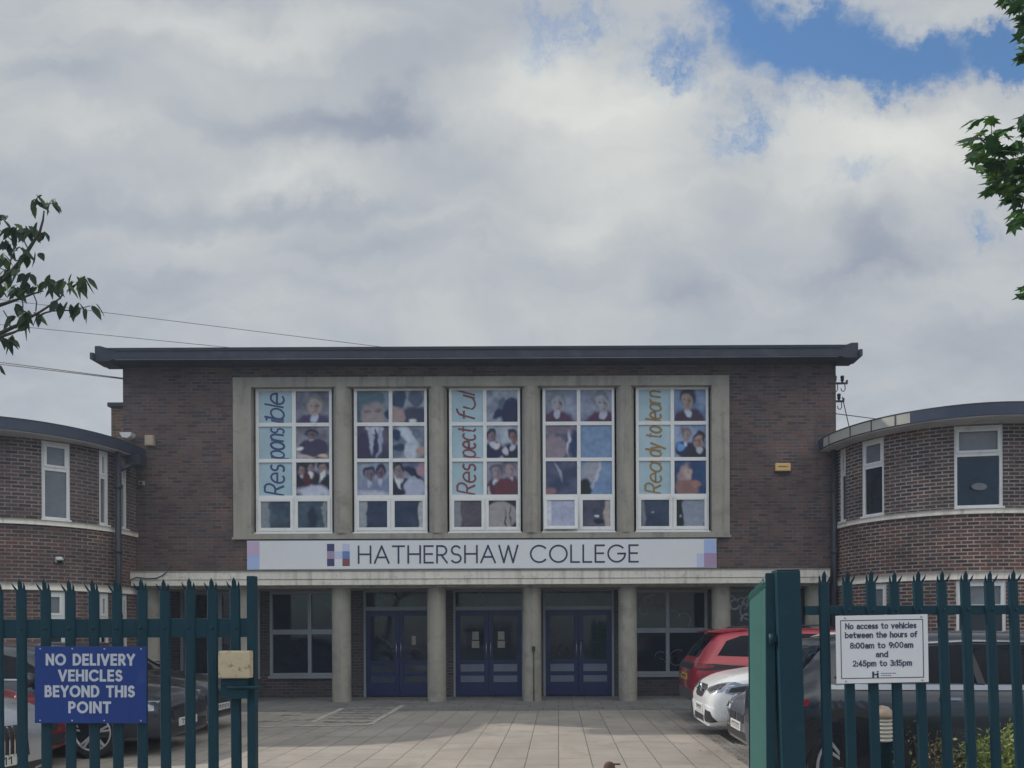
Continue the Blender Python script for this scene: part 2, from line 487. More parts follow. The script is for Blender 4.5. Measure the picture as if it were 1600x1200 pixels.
M['green_sunlit'] = plain('green_paint_sunlit', (.040, .135, .120), .6, var=.14, vscale=4, dirt=((.03, .07, .065), .5, 7.0, .56), bump=.08, spec=.3, chips=((.10, .055, .032), 15.0, .70))  # sunlight on the opened leaf put into a lighter green
M['green'] = plain('green_fence_paint', (.0045, .036, .054), .5, var=.16, vscale=5, spec=.28, dirt=((.03, .06, .055), .5, 9.0, .58), bump=.08, chips=((.10, .055, .032), 17.0, .70))
M['sign_blue'] = plain('blue_sign_face', (.009, .038, .20), .35, var=.06, vscale=2, dirt=((.05, .09, .28), .4, 5.0, .6))
M['sign_letter'] = plain('sign_letter_white', (.50, .53, .60), .4, var=.06, dirt=((.3, .33, .4), .12, 30.0, .6))
M['sign_ink'] = plain('sign_ink', (.06, .055, .10), .5, var=.05)
M['cream_rust'] = plain('cream_box_paint', (.52, .43, .29), .55, var=.08, vscale=6, dirt=((.07, .04, .022), .95, 24.0, .535), bump=.2)
M['rust'] = plain('rusty_steel', (.10, .055, .035), .85, var=.4, vscale=12, bump=.5)
M['alarm'] = plain('alarm_box_plastic', (.74, .47, .17), .4, var=.06)
M['plastic_w'] = plain('white_plastic', (.62, .62, .60), .4, var=.06)
M['plastic_tan'] = plain('tan_plastic', (.42, .32, .24), .5, var=.08)
M['black'] = plain('black_plastic', (.018, .018, .022), .45, var=.15)
M['rubber'] = plain('rubber', (.016, .016, .018), .8, var=.2)
M['wire'] = plain('wire', (.03, .03, .035), .6, var=.1)
M['paving'] = paving('slab_paving', (.335, .297, .255), (.29, .26, .228), (.10, .092, .083), 1.35, .405, .007, (.19, .172, .15), .65, rot=pi / 2, off=.37, var=.1)
M['asphalt'] = paving('block_paving', (.29, .275, .255), (.23, .22, .21), (.10, .098, .09), .20, .10, .008, (.09, .088, .08), .65, rot=0, var=.3)
M['ground'] = plain('tarmac', (.09, .09, .09), .95, var=.25, vscale=2, bump=.6, bscale=90)
M['apron'] = paving('shaded_apron_flags', (.19, .182, .175), (.15, .147, .145), (.06, .058, .056), .62, .45, .010, (.06, .06, .06), .5, rot=0, var=.15)  # darker tone carries the shade under the canopy
M['marking'] = plain('worn_white_line', (.44, .42, .36), .8, var=.2, vscale=6, dirt=((.14, .135, .13), 1.0, 7.0, .50))
M['mark_hatch'] = plain('very_worn_line', (.36, .34, .30), .8, var=.2, vscale=6, dirt=((.12, .12, .118), 1.0, 5.0, .42))
# ------------------------------------------------------------------ stroke lettering
def arc(cx, cy, rx, ry, a0, a1, n=14):
    return [(cx + rx * cos(radians(a0 + (a1 - a0) * i / n)), cy + ry * sin(radians(a0 + (a1 - a0) * i / n))) for i in range(n + 1)]
XH = .68
G = {
 'A': ([[(0, 0), (.41, 1), (.82, 0)], [(.15, .33), (.67, .33)]], .82),
 'B': ([[(0, 0), (0, 1)], [(0, 1), (.28, 1)] + arc(.28, .77, .23, .23, 90, -90) + [(0, .54)], [(0, .54), (.30, .54)] + arc(.30, .27, .27, .27, 90, -90) + [(0, 0)]], .57),
 'C': ([arc(.5, .5, .5, .5, 45, 315, 22)], .88),
 'D': ([[(0, .5), (0, 1), (.28, 1)] + arc(.28, .5, .44, .5, 90, -90, 18) + [(0, 0), (0, .5)]], .72),
 'E': ([[(.5, 1), (0, 1), (0, 0), (.5, 0)], [(.02, .52), (.45, .52)]], .5),
 'G': ([arc(.5, .5, .5, .5, 45, 360, 24) + [(.58, .5)]], 1.0),
 'H': ([[(0, 0), (0, 1)], [(.7, 0), (.7, 1)], [(0, .52), (.7, .52)]], .7),
 'I': ([[(0, 0), (0, 1)]], 0.0),
 'L': ([[(0, 1), (0, 0), (.47, 0)]], .47),
 'N': ([[(0, 0), (0, 1), (.7, 0), (.7, 1)]], .7),
 'O': ([arc(.5, .5, .5, .5, 0, 360, 30)], 1.0),
 'P': ([[(0, 0), (0, 1)], [(0, 1), (.28, 1)] + arc(.28, .73, .27, .27, 90, -90) + [(0, .46)]], .55),
 'R': ([[(0, 0), (0, 1)], [(0, 1), (.28, 1)] + arc(.28, .73, .27, .27, 90, -90) + [(0, .46)], [(.25, .46), (.58, 0)]], .58),
 'S': ([arc(.29, .745, .25, .255, 35, 270, 16) + arc(.29, .25, .28, .25, 90, -145, 16)[1:]], .57),
 'T': ([[(0, 1), (.66, 1)], [(.33, 1), (.33, 0)]], .66),
 'V': ([[(0, 1), (.38, 0), (.76, 1)]], .76),
 'W': ([[(0, 1), (.27, 0), (.54, 1), (.81, 0), (1.08, 1)]], 1.08),
 'Y': ([[(0, 1), (.35, .45), (.7, 1)], [(.35, .45), (.35, 0)]], .7),
 'a': ([arc(.3, .33, .3, .34, 0, 360, 20), [(.6, .67), (.6, 0)]], .6),
 'b': ([arc(.3, .33, .3, .34, 0, 360, 20), [(0, 1), (0, 0)]], .6),
 'c': ([arc(.3, .33, .3, .34, 48, 312, 16)], .52),
 'd': ([arc(.3, .33, .3, .34, 0, 360, 20), [(.6, 1), (.6, 0)]], .6),
 'e': ([[(0.02, .35), (.6, .35)] + arc(.3, .33, .3, .34, 5, 312, 20)], .6),
 'f': ([[(.14, 0), (.14, .76)] + arc(.34, .76, .2, .24, 180, 80, 8), [(0, .62), (.36, .62)]], .38),
 'h': ([[(0, 0), (0, 1)], [(0, .38)] + arc(.26, .4, .26, .27, 180, 0, 12) + [(.52, 0)]], .52),
 'i': ([[(0, 0), (0, .66)], [(0, .84), (0, .95)]], 0.0),
 'l': ([[(0, 0), (0, 1)]], 0.0),
 'm': ([[(0, 0), (0, .67)], [(0, .4)] + arc(.21, .45, .21, .22, 180, 0, 10) + [(.42, 0)], [(.42, .4)] + arc(.63, .45, .21, .22, 180, 0, 10) + [(.84, 0)]], .84),
 'n': ([[(0, 0), (0, .67)], [(0, .38)] + arc(.26, .4, .26, .27, 180, 0, 12) + [(.52, 0)]], .52),
 'o': ([arc(.31, .33, .31, .34, 0, 360, 22)], .62),
 'p': ([arc(.3, .33, .3, .34, 0, 360, 20), [(0, .67), (0, -.3)]], .6),
 'r': ([[(0, 0), (0, .67)], [(0, .4)] + arc(.22, .42, .22, .25, 180, 70, 8)], .31),
 's': ([arc(.2, .5, .18, .17, 40, 270, 10) + arc(.2, .165, .2, .17, 90, -145, 10)[1:]], .41),
 't': ([[(.16, .95), (.16, .16)] + arc(.32, .16, .16, .16, 180, 300, 6), [(-.02, .66), (.40, .66)]], .42),
 '@': ([[(.06, .56)] + arc(.28, .47, .22, .20, 130, 0, 9) + [(.5, 0)], [(.5, .38), (.24, .38)] + arc(.22, .19, .21, .19, 90, 270, 10) + [(.34, .01), (.5, .14)]], .5),
 '_': ([], 0.0),
 'u': ([[(0, .67), (0, .26)] + arc(.26, .26, .26, .26, 180, 360, 12) + [(.52, .67)], [(.52, .67), (.52, 0)]], .52),
 'v': ([[(0, .67), (.27, 0), (.54, .67)]], .54),
 'w': ([[(0, .67), (.2, 0), (.4, .67), (.6, 0), (.8, .67)]], .8),
 'y': ([[(0, .67), (.28, .02)], [(.56, .67), (.14, -.3)]], .56),
 '0': ([arc(.3, .5, .3, .5, 0, 360, 24)], .6),
 '1': ([[(0, .8), (.2, 1), (.2, 0)]], .22),
 '2': ([arc(.27, .72, .27, .28, 165, -35, 14) + [(0, 0), (.56, 0)]], .56),
 '3': ([arc(.24, .75, .24, .25, 150, -90, 14), arc(.24, .26, .28, .26, 90, -150, 14)], .53),
 '4': ([[(.42, 0), (.42, 1), (0, .26), (.6, .26)]], .6),
 '5': ([[(.48, 1), (.1, 1), (.05, .56)] + arc(.24, .32, .28, .32, 110, -150, 14)], .54),
 '8': ([arc(.28, .76, .23, .24, 0, 360, 18), arc(.28, .26, .28, .26, 0, 360, 18)], .56),
 '9': ([arc(.29, .69, .28, .31, 0, 360, 20), [(.57, .66), (.52, .4), (.25, 0)]], .58),
 ':': ([[(0, .03), (0, .14)], [(0, .52), (0, .63)]], 0.0),
 ' ': ([], .28),
}
def layout(s, gap=.2):
    lines = []; x = 0.0
    for ch in s:
        g, w = G[ch]
        for l in g:
            lines.append([(x + u, v) for u, v in l])
        x += w + gap
    return lines, x - gap
def strip(mb, pts, w, to3, h, ext=0.0, mit=1.5, split_done=False):
    """one pen stroke of constant width w; to3(u, v, n) -> 3-D"""
    # split at sharp corners so that both arms keep their full width
    if not split_done:
        segs = [[pts[0]]]
        for i in range(1, len(pts)):
            segs[-1].append(pts[i])
            if i < len(pts) - 1:
                d1 = Vector((pts[i][0] - pts[i - 1][0], pts[i][1] - pts[i - 1][1])); d2 = Vector((pts[i + 1][0] - pts[i][0], pts[i + 1][1] - pts[i][1]))
                if d1.length > 1e-9 and d2.length > 1e-9 and d1.normalized().dot(d2.normalized()) < -.05: segs.append([pts[i]])
        if len(segs) > 1:
            for k, sg in enumerate(segs): strip(mb, sg, w, to3, h + .00012 * k, ext=max(ext, w * .3) if k in (0, len(segs) - 1) else w * .3, split_done=True)
            return
    n = len(pts)
    closed = n > 3 and abs(pts[0][0] - pts[-1][0]) < 1e-6 and abs(pts[0][1] - pts[-1][1]) < 1e-6
    if ext and not closed and n > 1:
        def push(p, q):
            dv = Vector((p[0] - q[0], p[1] - q[1])).normalized() * ext
            return (p[0] + dv.x, p[1] + dv.y)
        pts = [push(pts[0], pts[1])] + list(pts[1:-1]) + [push(pts[-1], pts[-2])]
    L = []; R = []
    for i, (u, v) in enumerate(pts):
        a = pts[i - 1] if i > 0 else (pts[-2] if closed else None)
        b = pts[i + 1] if i < n - 1 else (pts[1] if closed else None)
        d1 = Vector((u - a[0], v - a[1])).normalized() if a else None
        d2 = Vector((b[0] - u, b[1] - v)).normalized() if b else None
        if d1 is None: d1 = d2
        if d2 is None: d2 = d1
        t = d1 + d2
        t = t.normalized() if t.length > 1e-4 else d1
        nn = Vector((-t.y, t.x))
        m = min(1 / max(.35, nn.dot(Vector((-d1.y, d1.x)))), mit)
        e = Vector((0, 0))
        if not closed and i == 0: e = -d2 * 0
        L.append((u + nn.x * w / 2 * m, v + nn.y * w / 2 * m)); R.append((u - nn.x * w / 2 * m, v - nn.y * w / 2 * m))
    for i in range(n - 1):
        l0, l1, r0, r1 = L[i], L[i + 1], R[i], R[i + 1]
        mb.face([to3(*r0, h), to3(*r1, h), to3(*l1, h), to3(*l0, h)])
        mb.face([to3(*l0, h), to3(*l1, h), to3(*l1, 0), to3(*l0, 0)])
        mb.face([to3(*r1, h), to3(*r0, h), to3(*r0, 0), to3(*r1, 0)])
def text(mb, s, u0, u1, v0, cap, w, to3, h=.003, gap=.2, slant=0.0):
    lines, tw = layout(s, gap)
    kx = (u1 - u0 - w) / max(tw, 1e-3)
    for i, l in enumerate(lines):
        pts = [(u0 + w / 2 + (u + v * slant) * kx, v0 + v * (cap - w) + w / 2) for u, v in l]
        strip(mb, pts, w, to3, h + .00025 * (i % 9), ext=w * .5)

# ------------------------------------------------------------------ walls with openings
def wall_path(pts_fn, L, z0, z1, opens, mb, depth=.10, du=.14, uoff=0.0):
    us = {0.0, L}
    zs = {z0, z1}
    for a, b, c, e in opens:
        us |= {a, b}; zs |= {max(z0, c), min(z1, e)}
    us = sorted(us); zs = sorted(zs)
    fu = []
    for a, b in zip(us, us[1:]):
        k = max(1, math.ceil((b - a) / du))
        fu += [(a + (b - a) * i / k, a + (b - a) * (i + 1) / k) for i in range(k)]
    def pt(u, z, off=0.0):
        p, n = pts_fn(u)
        return (p[0] + n[0] * off, p[1] + n[1] * off, z)
    for a, b in fu:
        um = (a + b) / 2
        for c, e in zip(zs, zs[1:]):
            zm = (c + e) / 2
            if any(o[0] < um < o[1] and o[2] < zm < o[3] for o in opens): continue
            mb.face([pt(a, c), pt(b, c), pt(b, e), pt(a, e)], uv=[(a + uoff, c), (b + uoff, c), (b + uoff, e), (a + uoff, e)])
    for a, b, c, e in opens:
        c = max(c, z0); e = min(e, z1)
        mb.face([pt(a, c), pt(a, e), pt(a, e, -depth), pt(a, c, -depth)]); mb.face([pt(b, e), pt(b, c), pt(b, c, -depth), pt(b, e, -depth)])
        mb.face([pt(a, c), pt(b, c), pt(b, c, -depth), pt(a, c, -depth)][::-1]); mb.face([pt(a, e), pt(b, e), pt(b, e, -depth), pt(a, e, -depth)])

# ================================================================== GROUND
def sheet(name, x0, x1, y0, y1, z, mat, nx=1):
    mb = MB(); mb.face([(x0, y0, z), (x1, y0, z), (x1, y1, z), (x0, y1, z)])
    o = mb.build(name, mat); o['kind'] = 'structure'; return o
sheet('ground', -150, 150, -60, 150, -.008, M['ground'])
sheet('driveway', -14, 12, 3.2, 19.3, -.004, M['asphalt'])
pv_r = X(1170, 9.27, 1200)
sheet('pavement', -7.6, pv_r, 1.0, 15.9, 0.0, M['paving'])
ap = sheet('entrance_apron', -9.7, 5.6, 15.904, 19.34, 0.002, M['apron'])
# worn painted bay lines in front of the entrance
def gline(mb, pxa, pya, pxb, pyb, w, z=.006):
    Ya = EYE * F / (pya - CY + (pxa - CX) * ROLL); Yb = EYE * F / (pyb - CY + (pxb - CX) * ROLL)
    a = Vector((X(pxa, Ya, pya), Ya)); b = Vector((X(pxb, Yb, pyb), Yb))
    t = (b - a).normalized(); n = Vector((-t.y, t.x)) * w / 2
    k = 10
    for i in range(k):
        p = a + (b - a) * (i / k); q = a + (b - a) * ((i + 1) / k)
        mb.face([(p.x - n.x, p.y - n.y, z), (q.x - n.x, q.y - n.y, z), (q.x + n.x, q.y + n.y, z), (p.x + n.x, p.y + n.y, z)][::-1 if t.x < 0 and False else 1])
mk = MB()
gline(mk, 630, 1102, 578, 1132, .11); gline(mk, 535, 1107, 487, 1129, .11)
gline(mk, 576, 1133, 405, 1136, .12, .0065)
o = mk.build('parking_bay_line', M['marking']); o['kind'] = 'structure'
mk = MB()
for k, (yy_, xa, xb) in enumerate([(1106, 535, 625), (1110.5, 528, 617), (1114.5, 520, 611), (1118.5, 512, 603), (1123, 505, 596), (1128, 498, 588)]):
    gline(mk, xa + 8, yy_, xb - 6, yy_ + .3, .16, .007)
for (a_, b_, y_) in [(470, 508, 1114), (440, 470, 1118), (455, 495, 1125), (405, 440, 1127)]:
    gline(mk, a_, y_, b_, y_ - .5, .13, .0072)
o = mk.build('hatched_bay_line', M['mark_hatch']); o['kind'] = 'structure'

# ================================================================== MAIN BUILDING
bx0, bx1 = X(192, 18, 600), X(1306, 18, 600)
YB = 32.0
college = thing('college_building', 'tall brown brick college block with flat oversailing roof and five windows in a concrete surround', 'building', (-1.8, 18, 0))
zs_ = Z(571, 18.0); zc1 = Z(891.5, 17.7); zc0 = Z(912.5, 17.7)
su = dict(x0=X(364, 17.93, 715), x1=X(1140, 17.93, 715), z1=Z(587.3, 17.93), z0=Z(838.5, 17.93))
mb = MB()
wall_path(lambda u: ((bx0 + u, 18.0), (0, -1)), bx1 - bx0, zc0 + .05, zs_ + .06, [(su['x0'] + .06 - bx0, su['x1'] - .06 - bx0, su['z0'] + .06, su['z1'] - .06)], mb, depth=.3, du=1.0)
for x, s in ((bx0, 1), (bx1, -1)):
    q = [(x, YB, 0), (x, 18, 0), (x, 18, zs_ + .06), (x, YB, zs_ + .06)]
    mb.face(q if s > 0 else q[::-1])
mb.face([(bx1, YB, 0), (bx0, YB, 0), (bx0, YB, zs_ + .06), (bx1, YB, zs_ + .06)])
mb.build('wall', M['brick_main'], college)
# interior backing behind the hall windows
mb = MB(); mb.box(su['x0'], su['x1'], 18.45, 18.5, su['z0'], su['z1']); mb.build('interior_wall', M['glass_dark'], college)
# roof
xr0, xr1 = X(148, 17.4, 545), X(1341, 17.4, 545)
zrt, zrb = Z(543, 17.4), Z(557.5, 17.4)
prof = [(xr0, zrb - .045), (xr0, zrt + .08), (xr0 + .12, zrt + .08), (xr0 + .40, zrt), (xr1 - .36, zrt), (xr1 - .14, zrt + .08), (xr1, zrt + .08), (xr1, zrb - .045), (xr1 - .30, zrb - .045), (xr1 - .42, zrb), (xr0 + .42, zrb), (xr0 + .30, zrb - .045)]
mb = MB()
mb.prism(prof, lambda u, v, w: (u, w, v), 17.96, 17.4)
mb.box(bx0 - .02, bx1 + .02, 17.9605, YB + .3, zs_ + .0605, zrt - .002)
roof = mb.build('roof', M['roof_dark'], college)
mb = MB()
mb.prism([(17.43, zrb - .004), (18.05, zs_ + .03), (18.05, zrb + .1), (17.43, zrb + .02)], lambda u, v, w: (w, u, v), bx0 - .02, bx1 + .02)
mb.build('soffit', M['soffit'], roof)
for x, s in ((xr0, -1), (xr1, 1)):
    mb = MB(); mb.box(x - .075 if s < 0 else x + .003, x - .003 if s < 0 else x + .075, 17.34, 17.9, Z(559, 17.4), Z(549, 17.4))
    mb.build('gutter', M['pipe'], roof)
mb = MB(); mb.box(bx0 - .01, bx1 + .01, 17.38, YB + .2, zrt + .002, zrt + .03); mb.box(xr0 + .42, xr1 - .38, 17.38, 17.398, zrt - .035, zrt + .0015); mb.build('roof_edge_trim', M['roof_felt'], roof)

# concrete surround with engaged round pilasters
op = [(392, 518.5), (547, 668.5), (697, 815.5), (844.5, 964), (991.5, 1112.5)]
YS = 17.93
ox = [(X(a, YS, 715), X(b, YS, 715)) for a, b in op]
oz1, oz0 = Z(602.5, YS), Z(832, YS)
mb = MB()
mb.box(su['x0'], su['x1'], YS, 18.24, oz1, su['z1'])
mb.box(su['x0'], su['x1'], YS, 18.24, su['z0'], oz0)
mb.box(su['x0'], ox[0][0], YS + .004, 18.24, oz0, oz1, 'tb'); mb.box(ox[4][1], su['x1'], YS + .004, 18.24, oz0, oz1, 'tb')
mb.box(su['x0'] - .03, su['x1'] + .03, YS - .012, YS + .03, su['z0'] - .03, su['z0'] + .02)
surround = mb.build('window_surround', M['concrete'], college, bevel=.008)
for i in range(4):
    a, b = ox[i][1], ox[i + 1][0]
    mb = MB(); mb.box(a + .004, b - .004, YS + .13, 18.235, oz0, oz1, 'tb')
    r = (b - a) / 2 - .012
    mb.lathe([(r, oz0), (r, oz1 - .05), (r * .96, oz1)], ((a + b) / 2, YS + .16, 0), n=28)
    mb.build('pilaster', M['concrete'], surround)

# ---- printed films and glazing
N_ = 40
gy0, gx0 = np.mgrid[0:1:complex(N_ + 1), 0:1:complex(N_ + 1)]
gx, gy = gx0, gy0
FIL = 1 / .50
def c255(r, g, b): return np.array(rgb(r, g, b, FIL))
def field(n, seed):
    r = np.random.RandomState(seed); a = r.rand(n + 1, n + 1)
    x = gx0 * n; y = gy0 * n
    i = np.minimum(x.astype(int), n - 1); j = np.minimum(y.astype(int), n - 1); fx = x - i; fy = y - j
    return (a[j, i] * (1 - fx) + a[j, i + 1] * fx) * (1 - fy) + (a[j + 1, i] * (1 - fx) + a[j + 1, i + 1] * fx) * fy
def film(c0, c1, seed, amp=.25):
    global gx, gy
    wa = .0 if amp < .12 else .13
    gx = gx0 + wa * (field(4, seed + 50) - .5) + wa * .55 * (field(9, seed + 51) - .5); gy = gy0 + wa * (field(4, seed + 52) - .5) + wa * .55 * (field(9, seed + 53) - .5)
    f = .6 * field(3, seed) + .25 * field(7, seed + 1) + .15 * field(15, seed + 2)
    f = np.clip((f - .5) * (1 + amp * 4) + .5, 0, 1)[..., None]
    return c255(*c0) * (1 - f) + c255(*c1) * f
def ell(im, cx, cy, rx, ry, col, soft=.22, rot=0.0):
    a, b = gx - cx, gy - cy
    u = (a * cos(rot) + b * sin(rot)) / rx; v = (-a * sin(rot) + b * cos(rot)) / ry
    m = np.clip((1 - np.sqrt(u * u + v * v)) / soft + .5, 0, 1)[..., None]
    return im * (1 - m) + c255(*col) * m
def pupil(im, cx, cy, s, skin=(118, 105, 108), hair=(62, 60, 70), coat=(62, 58, 80), shirt=(140, 148, 165), lean=0.0, coat_w=1.9):
    im = ell(im, cx, cy + 2.45 * s, coat_w * s, 1.5 * s, coat)
    im = ell(im, cx + lean * s * .3, cy + 1.35 * s, .42 * s, .55 * s, shirt)
    im = ell(im, cx, cy - .22 * s, .92 * s, 1.0 * s, hair)
    im = ell(im, cx + lean * s * .35, cy + .16 * s, .66 * s, .86 * s, skin)
    im = ell(im, cx + (lean * .35 + .25) * s, cy + .2 * s, .2 * s, .6 * s, tuple(int(k * .88) for k in skin), .8)
    im = ell(im, cx + (lean * .4 - .26) * s, cy + .05 * s, .13 * s, .07 * s, tuple(int(k * .6) for k in skin), .8)
    im = ell(im, cx + (lean * .4 + .26) * s, cy + .05 * s, .13 * s, .07 * s, tuple(int(k * .6) for k in skin), .8)
    im = ell(im, cx + lean * s * .4, cy + .62 * s, .22 * s, .06 * s, (112, 85, 92), .8)
    return im
def grain(im, seed):
    r = np.random.RandomState(seed)
    f = 1 + (.5 * field(9, seed) + .3 * field(19, seed + 7) + .2 * r.rand(N_ + 1, N_ + 1) - .5)[..., None] * .55
    m_ = im.mean(axis=(0, 1)); im = np.clip(m_ + (im - m_) * 1.55, .006, 1) * np.array((.74, .69, .68))          # bleached print
    for _ in range(1):                                  # soft focus
        p = np.pad(im, ((1, 1), (1, 1), (0, 0)), 'edge'); im = (p[1:-1, 1:-1] * 2 + p[:-2, 1:-1] + p[2:, 1:-1] + p[1:-1, :-2] + p[1:-1, 2:]) / 6
    return np.clip(im * f, 0, .9)
def pane_mesh(parent, im, x0, x1, z0, z1, Y, mat, name='pane'):
    me = bpy.data.meshes.new(name)
    off = root_of(parent).location
    n = im.shape[0] - 1
    vs = []; cols = []
    for j in range(n + 1):
        for i in range(n + 1):
            vs.append((x0 + (x1 - x0) * i / n - off.x, Y - off.y, z1 + (z0 - z1) * j / n - off.z)); cols += [*im[j, i], 1.0]
    fs = [(j * (n + 1) + i, (j + 1) * (n + 1) + i, (j + 1) * (n + 1) + i + 1, j * (n + 1) + i + 1) for j in range(n) for i in range(n)]
    nb = len(vs)    # a real thickness behind the film
    vs += [(x0 - off.x, Y + .02 - off.y, z0 - off.z), (x1 - off.x, Y + .02 - off.y, z0 - off.z), (x1 - off.x, Y + .02 - off.y, z1 - off.z), (x0 - off.x, Y + .02 - off.y, z1 - off.z)]
    cols += [.05, .05, .06, 1] * 4
    fs.append((nb + 1, nb, nb + 3, nb + 2))
    me.from_pydata(vs, [], fs)
    ca = me.color_attributes.new('Col', 'FLOAT_COLOR', 'POINT'); ca.data.foreach_set('color', cols)
    me.materials.append(mat)
    o = bpy.data.objects.new(name, me); COL.objects.link(o); o.parent = parent
    return o
BG1, BG2 = (88, 92, 112), (128, 138, 155)
WORD = ((114, 133, 140), (128, 146, 153))
def photo(w, r, c):
    k = w * 100 + r * 10 + c
    if c == 0 and w in (0, 2, 4): return np.clip(film(*WORD, k, .1), 0, .9)
    if (w, r, c) == (0, 0, 1): return grain(pupil(film((84, 84, 98), (116, 120, 130), k), .54, .42, .30, (132, 122, 122), (98, 100, 104), (74, 68, 88)), k)
    if (w, r, c) == (0, 1, 1):
        im = film((86, 84, 94), (122, 122, 136), k); im = pupil(im, .48, .22, .17, (92, 84, 90), (52, 56, 70), (66, 60, 76), coat_w=2.6); im = ell(im, .55, .72, .42, .3, (68, 63, 80)); im = ell(im, .1, .66, .12, .06, (160, 172, 188)); im = ell(im, .78, .92, .16, .06, (150, 136, 122)); return grain(ell(im, .3, .95, .3, .05, (140, 130, 128)), k)
    if (w, r, c) == (0, 2, 1):
        im = film((70, 70, 92), (134, 140, 158), k, .4); im = pupil(im, .18, .2, .15, coat=(66, 52, 70)); im = pupil(im, .46, .12, .15, coat=(82, 60, 72)); im = pupil(im, .8, .16, .17, coat=(66, 54, 76)); im = ell(im, .78, .42, .05, .22, (160, 166, 182), .5, .3); im = ell(im, .44, .36, .03, .1, (170, 178, 192)); return grain(ell(im, .5, .86, .5, .16, (146, 152, 168), .6), k)
    if (w, r, c) == (1, 0, 0):
        im = film((74, 88, 100), (108, 118, 132), k); im = ell(im, .45, .2, .42, .3, (80, 96, 104)); im = ell(im, .5, .75, .38, .42, (120, 114, 118)); im = ell(im, .62, .62, .13, .06, (96, 92, 100), .9); im = ell(im, .32, .64, .1, .05, (96, 92, 100), .9); return grain(ell(im, .95, .75, .08, .12, (64, 70, 86)), k)
    if (w, r, c) == (1, 0, 1):
        im = film((96, 100, 116), (130, 136, 150), k); im = ell(im, .2, .28, .26, .3, (58, 68, 88)); im = ell(im, .74, .2, .22, .3, (74, 80, 98)); im = ell(im, .7, .85, .5, .34, (66, 66, 84)); im = ell(im, .16, .78, .24, .26, (122, 110, 114)); return grain(ell(im, .66, .95, .14, .08, (156, 160, 172)), k)
    if (w, r, c) == (1, 1, 0):
        im = film((58, 60, 82), (82, 80, 98), k); im = ell(im, .52, .08, .3, .12, (150, 154, 168)); im = ell(im, .42, .35, .08, .5, (130, 136, 156), .4, -.15); im = ell(im, .66, .5, .09, .5, (118, 126, 150), .4, .12); im = ell(im, .56, .6, .06, .5, (58, 58, 84)); return grain(ell(im, .2, .7, .2, .5, (62, 60, 82)), k)
    if (w, r, c) == (1, 1, 1):
        im = film((98, 108, 124), (128, 136, 148), k, .4); im = ell(im, .5, .3, .16, .5, (150, 160, 172), .4, -.6); im = ell(im, .56, .78, .2, .3, (146, 156, 170)); im = ell(im, .14, .24, .16, .16, (72, 84, 104)); im = ell(im, .2, .66, .2, .14, (76, 88, 106)); return grain(ell(im, .88, .8, .14, .14, (136, 126, 128)), k)
    if (w, r, c) == (1, 2, 0):
        im = film((92, 104, 126), (124, 134, 152), k, .3); im = pupil(im, .36, .34, .2, (104, 102, 116), (66, 74, 98), (112, 122, 146)); im = pupil(im, .74, .3, .2, (100, 96, 112), (62, 68, 90), (104, 114, 140)); return grain(ell(im, .5, .95, .5, .14, (140, 148, 162), .6), k)
    if (w, r, c) == (1, 2, 1):
        im = film((86, 88, 112), (130, 134, 152), k, .4); im = pupil(im, .18, .26, .2, (116, 108, 118), (54, 54, 74), (66, 62, 84)); im = ell(im, .62, .3, .3, .13, (60, 62, 86), .4, .5); im = ell(im, .88, .6, .1, .3, (56, 58, 84), .4, -.5); im = ell(im, .66, .78, .34, .34, (132, 138, 158)); im = ell(im, .14, .62, .04, .24, (160, 166, 180), .5, -.4); return grain(ell(im, .9, .2, .12, .2, (130, 110, 124)), k)
    if (w, r, c) == (2, 0, 1):
        im = film((96, 106, 124), (134, 144, 158), k, .4); im = ell(im, .78, .36, .2, .16, (54, 64, 90)); im = ell(im, .78, .78, .34, .42, (46, 56, 84)); im = ell(im, .42, .7, .26, .12, (50, 60, 88), .4, -.7); return grain(ell(im, .5, .4, .08, .2, (78, 88, 108)), k)
    if (w, r, c) == (2, 1, 1):
        im = film((108, 114, 132), (136, 144, 158), k, .4); im = pupil(im, .16, .34, .19, (110, 100, 110), (60, 64, 84), (66, 64, 88)); im = pupil(im, .82, .36, .2, (112, 94, 100), (52, 52, 74), (48, 52, 80)); im = ell(im, .3, .66, .12, .1, (156, 152, 158)); return grain(ell(im, .6, .78, .1, .14, (146, 146, 158)), k)
    if (w, r, c) == (2, 2, 1):
        im = film((80, 78, 98), (120, 118, 132), k, .4); im = pupil(im, .3, .3, .22, (116, 104, 114), (82, 76, 88), (80, 58, 72)); im = pupil(im, .72, .24, .22, (120, 106, 114), (92, 86, 96), (84, 62, 76)); im = ell(im, .56, .76, .28, .3, (88, 58, 68)); return grain(ell(im, .1, .9, .05, .2, (140, 138, 146)), k)
    if w == 3 and r == 0: return grain(pupil(film((96, 104, 126), (124, 132, 150), k), .36 if c == 0 else .66, .36, .29, (128, 130, 142), (102, 108, 120), (82, 72, 92), lean=.3), k)
    if (w, r, c) == (3, 1, 0):
        im = film((72, 72, 94), (112, 108, 122), k); im = ell(im, .3, .72, .34, .4, (112, 104, 116)); im = ell(im, .5, .08, .5, .14, (100, 92, 108)); im = ell(im, .72, .5, .04, .4, (140, 146, 164), .5, .1); return grain(ell(im, .88, .6, .1, .5, (64, 66, 90)), k)
    if (w, r, c) == (3, 1, 1): return grain(film((92, 118, 150), (104, 130, 160), k, .1), k)
    if (w, r, c) == (3, 2, 0):
        im = film((50, 56, 84), (74, 78, 102), k, .3); im = ell(im, .4, .3, .05, .34, (110, 116, 134), .6, -.4); return grain(ell(im, .1, .9, .2, .1, (104, 84, 92)), k)
